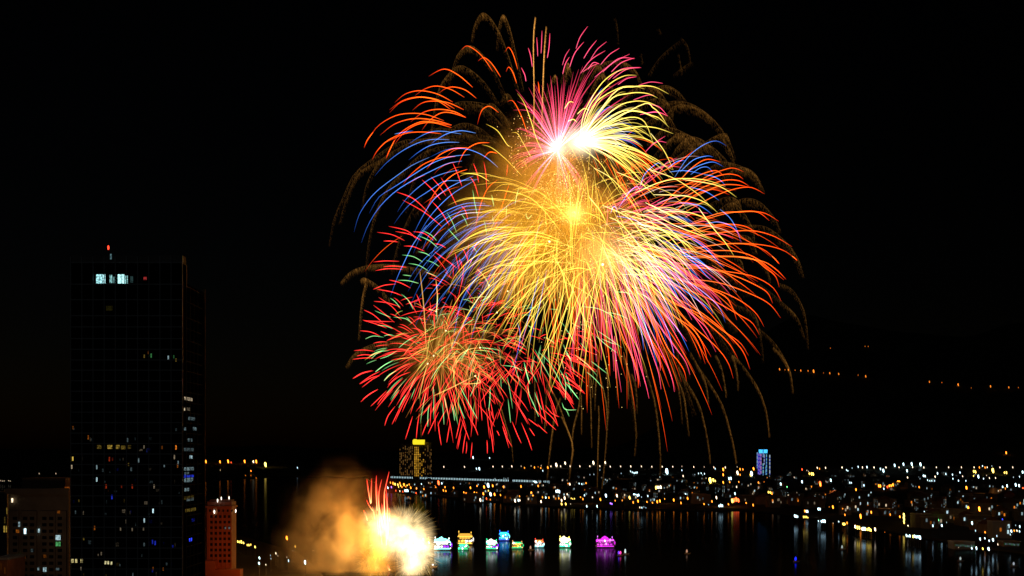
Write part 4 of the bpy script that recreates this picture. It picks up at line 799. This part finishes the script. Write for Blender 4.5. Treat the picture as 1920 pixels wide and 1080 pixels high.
traced(sk, Fr, "195 790 260 840 318 885;160 870 220 920 285 995;70 740 160 810 240 900;240 560 330 620 425 690;230 600 310 670 390 728;130 380 260 400 420 490;380 270 440 272 500 285;0 950 50 1010 100 1075;0 730 20 750 45 780;300 420 400 440 480 478;270 620 340 650 390 665;0 540 40 600 70 665", GRN, 1.35)
traced(sk, H, "0 30 25 70 45 105;0 195 20 250 45 350;15 280 60 340 105 400;0 460 15 490 30 525", GRN, 1.3)
fly(sk, (815, 668), 38, (0, 360), 80, 150, 28, (.4, .75), (.8, 1.0), GRN, 1.25, (.5, .9), k=1.2)
fly(sk, (930, 610), 45, (0, 360), 80, 150, 28, (.4, .75), (.8, 1.0), GRN, 1.25, (.45, .8), k=1.2)
fly(sk, (1030, 610), 30, (0, 360), 60, 120, 28, (.4, .75), (.8, 1.0), GRN, 1.2, (.4, .8), k=1.2)
fly(sk, (860, 640), 70, (0, 360), 50, 140, 22, (.3, .6), (.8, 1.0), [(.3, .3, .05), (.7, .8, .12), (.15, .2, .03)], 1.1, (.4, .8), k=1.2, jit=35)
T = burst('firework_burst', 'green shell mixed through the red one at lower left with short green dashes', 900, 640)
sk.build(T)

# -- small gold shell at the heart of the red one
sk = Sparks()
fly(sk, (815, 668), 60, (0, 360), 60, 110, 12, (0, .1), (.7, 1), [(.25, .1, .02), (.2, .08, .013), (.06, .02, .003)], 1.1, (.3, .8))
fly(sk, (880, 675), 60, (0, 360), 50, 100, 12, (0, .1), (.7, 1), [(.3, .13, .02), (.22, .09, .015), (.08, .03, .005)], 1.1, (.4, .9))
fly(sk, (830, 580), 16, (230, 310), 100, 190, 30, (0, .1), (.7, 1), [(.3, .2, .04), (.35, .19, .03), (.1, .04, .006)], 1.0, (.4, .8))
traced(sk, E, "1175 95 1220 140 1270 220;990 850 1040 750 1120 700 1200 688;850 1050 1000 980 1160 900;740 1070 780 900 810 810;750 120 780 400 800 760;870 180 880 300 875 410;830 400 820 400 870 412;1060 960 1200 950 1160 900", GLB, 2.0, (.6, .9))
T = burst('firework_burst', 'small gold shell with thin brown spokes at the heart of the red one', 815, 668)
sk.build(T)
for x, y in ((802, 682), (891, 705), (900, 652), (836, 620), (932, 586), (818, 584), (917, 535), (952, 546), (813, 667)):
    s_ = MB().lathe(P(x, y, FD) - T.location, [(1.5 * FK * a_, 1.5 * FK * b_) for a_, b_ in ((.1, -1), (.7, -.7), (1, 0), (.7, .7), (.1, 1))], 8)
    s_.build('burning_star', glow((1, .75, .35), 2.2), T)

# -- golden willow: dim brown comet tails shedding fine falling sparks
def willow(sk, pts, br=1.0, wide=12, fall=10, dens=1.0, line=.5):
    q = cat(pts, 26); V = []; Fc = []; K = []
    L_ = sum(math.hypot(q[i + 1][0] - q[i][0], q[i + 1][1] - q[i][1]) for i in range(25))
    d0 = R.uniform(-90, 90)
    for _ in range(int(L_ * 3.0 * dens)):
        u = R.random(); i = min(int(u * 25), 24); f = u * 25 - i
        x = q[i][0] * (1 - f) + q[i + 1][0] * f; y = q[i][1] * (1 - f) + q[i + 1][1] * f
        dx, dy = q[i + 1][0] - q[i][0], q[i + 1][1] - q[i][1]; ll = math.hypot(dx, dy) or 1
        horiz = abs(dx) / ll
        off = R.random() ** 1.9 * wide * (.35 + .65 * horiz)
        env = math.sin(math.pi * min(1, max(0, .06 + u * .94))) ** .6
        bt = br * env * (1 - .75 * off / wide) * R.uniform(.3, 1.3)
        nxx, nyy = -dy / ll, dx / ll
        if nyy < 0: nxx, nyy = -nxx, -nyy
        x += nxx * off + R.uniform(-.8, .8); y += nyy * off
        ln = R.uniform(.4, 1) * fall * (.4 + .6 * horiz) * .6
        ex, ey = x + R.uniform(-.6, .6) + 1.0, y + ln
        dd = d0 + R.uniform(-4, 4)
        a, b_ = P(x, y, FD + dd), P(ex, ey, FD + dd); r = .3 * FK
        n0 = len(V)
        for p, rr in ((a, r), (b_, r * .5)):
            V.extend([p + Vector((rr, 0, 0)), p + Vector((-rr * .5, rr * .87, 0)), p + Vector((-rr * .5, -rr * .87, 0))])
        c = (.14 * bt, .06 * bt, .01 * bt, 1); K.extend([c] * 3 + [(c[0] * .4, c[1] * .35, c[2] * .3, 1)] * 3)
        Fc += [(n0, n0 + 1, n0 + 4, n0 + 3), (n0 + 1, n0 + 2, n0 + 5, n0 + 4), (n0 + 2, n0, n0 + 3, n0 + 5)]
    col = [tuple(c * line * .6 * br for c in k_) for k_ in ((.03, .012, .002), (.12, .05, .01), (.16, .07, .014), (.1, .045, .01), (.02, .008, .002))]
    sk.add([(p[0], p[1], d0) for p in pts], col, 1.1, 20, extra=(V, Fc, K))
def wtraced(sk, reg, txt, **kw):
    for e_ in txt.split(';'):
        v = [float(q) for q in e_.split()]
        willow(sk, [(reg[0] + v[i] / reg[2], reg[1] + v[i + 1] / reg[2]) for i in range(0, len(v), 2)], **kw)
sk = Sparks()
wtraced(sk, A, "1525 800 1440 500 1340 230 1230 95 1160 180 1130 320;1530 680 1480 450 1430 230 1378 110 1340 190 1320 380;1390 700 1290 500 1180 370 1100 345 1020 430 960 640;1340 770 1220 600 1060 490 950 570 880 700 840 930 810 1080", br=.75, wide=12)
wtraced(sk, A, "1440 930 1300 800 1080 760 950 800;1500 900 1440 740 1390 705 1340 790;1340 1080 1200 960 1060 925 900 1010 820 1080;1420 1000 1300 870 1200 790 1080 790;1300 1100 1100 1000 900 960 760 1000;1450 1050 1400 900 1300 780 1240 790", br=.55, wide=16)
wtraced(sk, Cc, "1400 60 1200 10 1000 20 800 40 600 60 420 170 260 300 180 460 100 650 65 850;1300 160 1000 40 700 60 450 200 290 300 200 480 140 680;1400 220 1100 90 800 130 620 290 500 420 430 560 390 680 350 900 340 1080", br=.5, wide=9, dens=.8)
wtraced(sk, Cc, "900 -60 790 150 690 380 640 600;760 470 680 600 600 780 560 920 530 1060;1200 100 1130 250 1080 380;1215 140 1220 300 1230 450;1100 480 860 760 700 900;1500 300 1350 220 1200 250 1100 330;1480 180 1300 60 1100 40;560 120 440 220 350 380 310 560;700 620 780 560 840 640", br=.4, wide=8, dens=.7)
wtraced(sk, E, "1040 160 850 120 600 70 400 65 240 110 150 200;850 750 700 650 560 640 400 660 260 730 190 830;525 330 440 230 340 165 300 180;340 200 310 350 285 630;1480 560 1200 540 980 550;1500 740 1250 750 1000 770 700 760 560 860;1040 160 1240 200 1500 330", br=.8, wide=9, fall=14, dens=1.1)
wtraced(sk, B, "0 1000 5 700 0 300 13 125;60 1000 70 670 80 400 95 195", br=2.4, wide=2.5, dens=2.4, line=3)
wtraced(sk, B, "200 620 240 510 262 470 290 560;230 640 250 540 262 500 300 600;80 760 130 620 165 560 180 640;380 700 480 500 640 455 760 520 820 640;300 720 400 500 500 500 540 580;400 760 470 600 530 560 620 700;640 820 700 700 860 640 960 700 1020 800;0 900 50 740 100 740", br=.8, wide=10)
wtraced(sk, B, "700 900 860 700 980 640 1080 680 1150 760;820 900 1000 770 1160 770 1300 850 1400 950 1470 1060;700 1050 880 900 1000 860 1080 980;850 1080 1000 960 1160 1010 1280 1080;920 1050 1050 800 1250 820 1350 900;760 820 900 740 1010 770 1050 900", br=.6, wide=15)
wtraced(sk, B, "640 330 630 200 615 130;1120 560 1090 400;1180 480 1160 350 1110 280;860 560 960 420 1100 300;1050 560 1130 500 1190 460;820 480 810 400;960 250 940 210", br=.22, wide=8, dens=.6)
wtraced(sk, Dd, "700 180 800 30 880 0 1000 60 1080 150;780 190 900 40 1010 40 1120 130 1180 220;850 170 960 80 1080 90 1180 170 1250 260;900 220 1060 60 1190 0 1230 50 1280 200;1000 330 1150 220 1300 240 1420 310 1480 420;1100 400 1290 260 1420 300 1500 450;1060 540 1200 480 1290 500 1330 600;1200 560 1330 490 1450 510 1560 620 1620 740;1100 620 1260 520 1400 700 1420 850;1300 690 1500 700 1660 820 1750 950 1790 1080;1250 760 1380 780 1440 900;1200 880 1320 960 1340 1080;1060 900 1160 1000;700 250 860 230 960 260", br=.55, wide=15)
wtraced(sk, Dd, "640 200 760 60 880 20 960 120;820 120 900 60 1000 150;1180 40 1240 130 1270 230;800 200 960 110 1060 180", br=.5, wide=14)
wtraced(sk, Fr, "1450 20 1520 120 1540 200;1600 200 1700 250 1780 380 1810 520 1825 700;1450 200 1620 340 1740 460 1800 620;1450 540 1560 640 1640 760 1690 880 1710 1030;1200 340 1400 420 1460 560 1490 800;1060 440 1150 540 1260 700 1300 1000;700 380 800 560 850 760 860 1060;900 440 960 600 1020 800;640 260 760 440 840 620;1000 200 1080 340;1300 60 1330 130", br=.32, wide=9, dens=.9)
wtraced(sk, H, "1250 60 1300 100 1430 280 1500 450 1525 600 1525 680;1560 0 1640 90 1690 200 1710 350;850 150 910 260 1000 420 1050 600 1080 780 1090 880;980 120 1090 280 1180 440 1240 640 1275 800 1280 880;560 80 610 200 670 400 700 620 712 800 705 980;430 60 480 200 510 400 530 620 515 820;740 0 790 80 850 300 880 580;800 150 880 330 910 500 930 670;940 40 1050 260 1075 430;1130 60 1170 150 1200 300 1200 380;500 200 530 300 540 500;1260 80 1290 200 1290 330", br=.4, wide=6, fall=12, dens=1.5)
wtraced(sk, H, "250 440 250 540 245 700 240 900 240 1070;260 220 285 320 310 450 310 620 290 900 270 1070;170 100 180 220 190 400 195 600 195 760;250 60 240 180 225 300 220 480;110 300 100 440 60 600 50 700;-30 520 5 590 45 700 50 800 25 950;120 360 120 500 118 660;170 160 200 280 205 380;360 60 385 200 390 400;460 100 470 250 475 400;300 100 320 300 318 560", br=.48, wide=3.5, fall=10, dens=1.8, line=1.0)
wtraced(sk, G, "1300 300 1340 400 1370 500 1400 600 1435 720 1450 870;1640 130 1700 250 1790 430 1850 600 1895 730 1885 850 1865 1000;1800 380 1760 500 1740 640 1720 800 1700 1000;740 300 755 450 755 680;1610 200 1612 400 1610 560;1700 280 1690 500 1680 640", br=.5, wide=4, fall=10, dens=1.8, line=1.0)
for _ in range(16):
    a = math.radians(R.uniform(-75, 75)); Rr = R.uniform(200, 300); k0 = R.uniform(.5, .65)
    pts = [(1120 + math.cos(a) * Rr * s_ ** .7, 440 - math.sin(a) * Rr * s_ ** .7 + 110 * s_ * s_) for s_ in (k0, .7, .8, .9, 1.0)]
    willow(sk, pts, br=.32, wide=14, dens=.8)
T = burst('firework_burst', 'dim golden willow shell with brown fuzzy tails hanging widest of all', 1080, 430)
sk.build(T, 'willow_tail')

# -- ground fountain of red and white fire on its barge
bp_ = ground_at(738, 1092)
T = thing('barge', 'flat fireworks barge hidden in the white fire at the foot of the smoke', 'barge', bp_)
MB().prism([(-24, 1.4), (-20, -.6), (20, -.6), (24, 1.4)], 0, 12).build('hull', M_hull, T)
MB().box((0, 6, 1.7), (44, 11, .5)).build('deck', M_metal, T)
for i in range(8): MB().lathe((-17 + i * 4.8, 6, 1.9), [(.5, 0), (.5, 2.2), (.42, 2.2)], 8).build('mortar_tube', M_metal, T)
RFL = [(2.0, .9, .35), (1.6, .35, .12), (1.4, .1, .05), (.9, .03, .02)]
sk = Sparks(); Q = (640, 860, 4.91)
traced(sk, Q, "270 415 250 300 235 190;275 410 275 300 280 182;330 480 320 300 323 155;350 520 345 330 372 190;375 790 355 600 325 230;400 640 395 350 410 250 440 120;425 740 428 500 412 270;445 580 445 500 440 455;290 480 255 430 232 378;240 570 225 520 205 475;390 560 380 480 372 410;380 640 345 420 328 320;430 640 420 420 405 320", RFL, 2.0, (.8, 1.1), dd=.2)
traced(sk, Q, "345 700 330 560 318 430;365 720 350 600 345 480;415 800 412 640 404 500;385 640 372 560 362 470;432 700 425 600 415 470;310 560 300 500 285 440;400 560 396 480 400 380", [(1.2, .8, .35), (1.5, .6, .25), (1.2, .2, .08), (.5, .04, .02)], 1.8, (.7, 1), dd=.2)
traced(sk, Q, "445 1030 435 1005 428 975", RFL, 4, (.9, 1), dd=.1)
FIR = [(1.5, 1.2, .6), (1.1, .7, .22), (.7, .38, .08), (.25, .1, .02)]
def spray(cx, cy, n, r0, r1, ang=(0, 360), gain=(.2, .6), rp=FIR, r=.7, wd=1.0, s0_=.5):
    for _ in range(n):
        a = math.radians(R.uniform(*ang)); zz = R.uniform(-1, 1); h = math.sqrt(1 - zz * zz); Rr = R.uniform(r0, r1)
        p = [(cx + math.cos(a) * h * Rr * s * wd, cy - math.sin(a) * h * Rr * s + 6 * s * s, zz * Rr * FK * s) for s in (s0_, (1 + s0_) / 2, 1)]
        sk.add(p, rp, r, 5, 3, R.uniform(*gain))
for x_, y_, n_, r_ in ((712, 978, 260, 30), (730, 985, 300, 30), (748, 998, 420, 40), (765, 1012, 420, 40), (782, 1028, 300, 32), (790, 1050, 260, 26), (770, 1060, 420, 34), (745, 1015, 300, 40), (700, 1050, 260, 34), (712, 1020, 200, 30)):
    spray(x_, y_, n_, r_ * .4, r_ * 1.25, gain=(.08, .3), r=.55, s0_=.7)
spray(757, 1000, 500, 45, 72, (-20, 110), (.1, .28), r=.5, s0_=.75)
spray(785, 1040, 300, 25, 48, (-90, 60), (.1, .28), r=.5, s0_=.75)
T = burst('firework_fountain', 'ground level fountain of red streaks rising from a blinding white spiky fireball', 735, 1030)
sk.build(T, 'fire_trail', 60, 'fire_sparks')

# ---------------------------------------------------------------- glow volumes imitating fire and its bloom, and lit smoke
def volume(name, label_, x, y, rx, ry, rd, build, parent=None, depth=0):
    me = bpy.data.meshes.new(name)
    import bmesh
    bm = bmesh.new(); bmesh.ops.create_icosphere(bm, subdivisions=4, radius=1); bm.to_mesh(me); bm.free()
    k = (FD + depth) / F
    o = link(name, me, None, P(x, y, FD + depth)); o.scale = (rx * k, rd * k, ry * k)
    m_, t_, out_ = nodes(name + '_gas'); build(t_, out_); me.materials.append(m_)
    m_.cycles.emission_sampling = 'NONE'
    if parent:
        o.parent = parent; o.matrix_parent_inverse = parent.matrix_basis.inverted()
    return o
def radial(t_, p=2.0):
    tc_ = t_.nodes.new('ShaderNodeTexCoord'); ln = t_.nodes.new('ShaderNodeVectorMath'); ln.operation = 'LENGTH'
    t_.links.new(tc_.outputs['Object'], ln.inputs[0])
    s_ = t_.nodes.new('ShaderNodeMath'); s_.operation = 'SUBTRACT'; s_.inputs[0].default_value = 1; s_.use_clamp = True
    t_.links.new(ln.outputs['Value'], s_.inputs[1])
    pw = t_.nodes.new('ShaderNodeMath'); pw.operation = 'POWER'; pw.inputs[1].default_value = p
    t_.links.new(s_.outputs[0], pw.inputs[0]); return pw.outputs[0], tc_
def core(col, s, p=3.0, nz=0.0, nsc=3.0):
    def f(t_, out_):
        r_, tc_ = radial(t_, p)
        if nz:
            n_ = t_.nodes.new('ShaderNodeTexNoise'); n_.inputs['Scale'].default_value = nsc; n_.inputs['Detail'].default_value = 3
            t_.links.new(tc_.outputs['Object'], n_.inputs['Vector'])
            mr = t_.nodes.new('ShaderNodeMapRange'); mr.inputs[1].default_value = .35; mr.inputs[2].default_value = .65; mr.inputs[3].default_value = 1 - nz; mr.inputs[4].default_value = 1 + nz
            t_.links.new(n_.outputs[0], mr.inputs[0]); mm = t_.nodes.new('ShaderNodeMath'); mm.operation = 'MULTIPLY'
            t_.links.new(r_, mm.inputs[0]); t_.links.new(mr.outputs[0], mm.inputs[1]); r_ = mm.outputs[0]
        m2 = t_.nodes.new('ShaderNodeMath'); m2.operation = 'MULTIPLY'; m2.inputs[1].default_value = s; t_.links.new(r_, m2.inputs[0])
        e_ = t_.nodes.new('ShaderNodeEmission'); e_.inputs[0].default_value = tuple(col) + (1,)
        t_.links.new(m2.outputs[0], e_.inputs[1]); t_.links.new(e_.outputs[0], out_.inputs['Volume'])
    return f
bursts = {o['label'][:5]: o for o in C.objects if o.name.startswith('firework_') and 'label' in o}
VB = {o['label']: o for o in C.objects if o.name.startswith('firework_') and 'label' in o}
def bl(w_): return next(o for l_, o in VB.items() if w_ in l_)
volume('fire_glow', '', 1045, 280, 44, 40, 42, core((1, .75, .6), .34, 4), bl('pink shell at'))
volume('fire_glow', '', 1088, 265, 62, 46, 50, core((1, .85, .55), .26, 3), bl('white hot shell'))
volume('fire_glow', '', 1077, 400, 40, 40, 40, core((1, .65, .15), .2, 3), bl('great yellow'))
volume('fire_glow', '', 1140, 480, 80, 70, 60, core((1, .6, .22), .03, 1.5), bl('great yellow'))
volume('fire_glow', '', 830, 655, 110, 90, 80, core((1, .35, .03), .006, 1.2, .6), bl('small gold'))
fo = bl('ground level')
volume('fire_glow', '', 750, 1002, 72, 56, 50, core((1, .72, .34), .17, 1.4, .95, 4), fo)
volume('fire_glow', '', 782, 1030, 46, 44, 40, core((1, .74, .38), .2, 1.4, .9, 3.5), fo)
volume('fire_glow', '', 772, 1062, 36, 34, 34, core((1, .72, .35), .3, 2.2, .6, 2.5), fo)
volume('fire_glow', '', 712, 978, 46, 34, 34, core((1, .66, .22), .24, 1.7, .8, 3.0), fo)
volume('fire_glow', '', 712, 932, 44, 60, 34, core((1, .07, .012), .03, 2.4), fo)  # red halo round the streaks, painted as a glowing volume in the smoke
volume('fire_glow', '', 702, 1045, 36, 60, 34, core((1, .38, .03), .1, 1.3, .95, 4), fo)

def smoke(dens, col, p=1.2, nsc=2.2, lo=.42, hi=.7, aniso=0.0, seed=0.0):
    def f(t_, out_):
        tc_ = t_.nodes.new('ShaderNodeTexCoord')
        wn = t_.nodes.new('ShaderNodeTexNoise'); wn.inputs['Scale'].default_value = 1.3; wn.inputs['Detail'].default_value = 3
        t_.links.new(tc_.outputs['Object'], wn.inputs['Vector'])
        ws = t_.nodes.new('ShaderNodeVectorMath'); ws.operation = 'SUBTRACT'; ws.inputs[1].default_value = (.5, .5, .5)
        wm_ = t_.nodes.new('ShaderNodeVectorMath'); wm_.operation = 'MULTIPLY_ADD'; wm_.inputs[1].default_value = (1.5, 1.5, 1.5)
        ln = t_.nodes.new('ShaderNodeVectorMath'); ln.operation = 'LENGTH'
        t_.links.new(wn.outputs['Color'], ws.inputs[0]); t_.links.new(ws.outputs[0], wm_.inputs[0]); t_.links.new(tc_.outputs['Object'], wm_.inputs[2])
        t_.links.new(wm_.outputs[0], ln.inputs[0])
        fa = t_.nodes.new('ShaderNodeMapRange'); fa.interpolation_type = 'SMOOTHSTEP'
        fa.inputs[1].default_value = .85; fa.inputs[2].default_value = .05; fa.inputs[3].default_value = 0; fa.inputs[4].default_value = 1
        t_.links.new(ln.outputs['Value'], fa.inputs[0])
        l2 = t_.nodes.new('ShaderNodeVectorMath'); l2.operation = 'LENGTH'; t_.links.new(tc_.outputs['Object'], l2.inputs[0])
        f2 = t_.nodes.new('ShaderNodeMapRange'); f2.interpolation_type = 'SMOOTHSTEP'
        f2.inputs[1].default_value = 1; f2.inputs[2].default_value = .6; f2.inputs[3].default_value = 0; f2.inputs[4].default_value = 1
        t_.links.new(l2.outputs['Value'], f2.inputs[0])
        fm = t_.nodes.new('ShaderNodeMath'); fm.operation = 'MULTIPLY'; t_.links.new(fa.outputs[0], fm.inputs[0]); t_.links.new(f2.outputs[0], fm.inputs[1])
        r_ = fm.outputs[0]
        mp_ = t_.nodes.new('ShaderNodeMapping'); mp_.inputs['Location'].default_value = (seed, seed, seed)
        n_ = t_.nodes.new('ShaderNodeTexNoise'); n_.inputs['Scale'].default_value = nsc; n_.inputs['Detail'].default_value = 6; n_.inputs['Distortion'].default_value = .6
        t_.links.new(tc_.outputs['Object'], mp_.inputs[0]); t_.links.new(mp_.outputs[0], n_.inputs['Vector'])
        mr = t_.nodes.new('ShaderNodeMapRange'); mr.inputs[1].default_value = lo; mr.inputs[2].default_value = hi
        t_.links.new(n_.outputs[0], mr.inputs[0]); mm = t_.nodes.new('ShaderNodeMath'); mm.operation = 'MULTIPLY'
        t_.links.new(r_, mm.inputs[0]); t_.links.new(mr.outputs[0], mm.inputs[1])
        m2 = t_.nodes.new('ShaderNodeMath'); m2.operation = 'MULTIPLY'; m2.inputs[1].default_value = dens; t_.links.new(mm.outputs[0], m2.inputs[0])
        v_ = t_.nodes.new('ShaderNodeVolumePrincipled'); v_.inputs['Color'].default_value = tuple(col) + (1,); v_.inputs['Anisotropy'].default_value = aniso
        t_.links.new(m2.outputs[0], v_.inputs['Density']); t_.links.new(v_.outputs[0], out_.inputs['Volume'])
    return f
def cloud(label, x, y, rx, ry, rd, b_, depth=0):
    o = volume('smoke_cloud', '', x, y, rx, ry, rd, b_, None, depth); o['kind'] = 'stuff'; o['label'] = label; o['category'] = 'smoke'; return o
cloud('tall bank of smoke lit orange beside the ground fountain', 640, 1035, 180, 205, 130, smoke(.045, (.95, .85, .62), 1.0, 3.4, .42, .62), 25)
cloud('thin yellow lit smoke hanging round the middle of the great shell', 1030, 400, 260, 250, 190, smoke(.03, (1, .85, .45), 1.0, 2.8, .36, .6, 0, 5), 10)
def pt(x, y, d, e_, col, r=4):
    l_ = link('firelight', bpy.data.lights.new('firelight', 'POINT'), None, P(x, y, FD + d)); l_.data.energy = e_; l_.data.color = col; l_.data.shadow_soft_size = r
for x, y, d, e_, c in ((698, 1035, 0, 1.5e5, (1, .42, .07)), (692, 985, 5, 1.5e5, (1, .4, .06)), (695, 935, 0, 6e4, (1, .27, .03)), (655, 1030, 10, 1.2e4, (1, .62, .22)), (665, 985, 10, 1.2e4, (1, .5, .12)), (668, 935, 10, 1.4e4, (1, .36, .05)), (735, 935, 10, 2.5e4, (1, .05, .01)),
                       (1070, 400, 0, 7e4, (1, .46, .05)), (1050, 310, 0, 9e4, (1, .4, .05)), (960, 320, 30, 5e4, (1, .46, .02)), (950, 400, 30, 7e4, (1, .46, .02)), (1010, 460, 20, 7e4, (1, .46, .02)), (1130, 480, 0, 8e4, (1, .44, .05)), (1180, 400, 20, 5e4, (1, .4, .03)), (860, 640, 10, 4e4, (1, .3, .03))):
    pt(x, y, d, e_, c, 6 if y > 900 else 16)
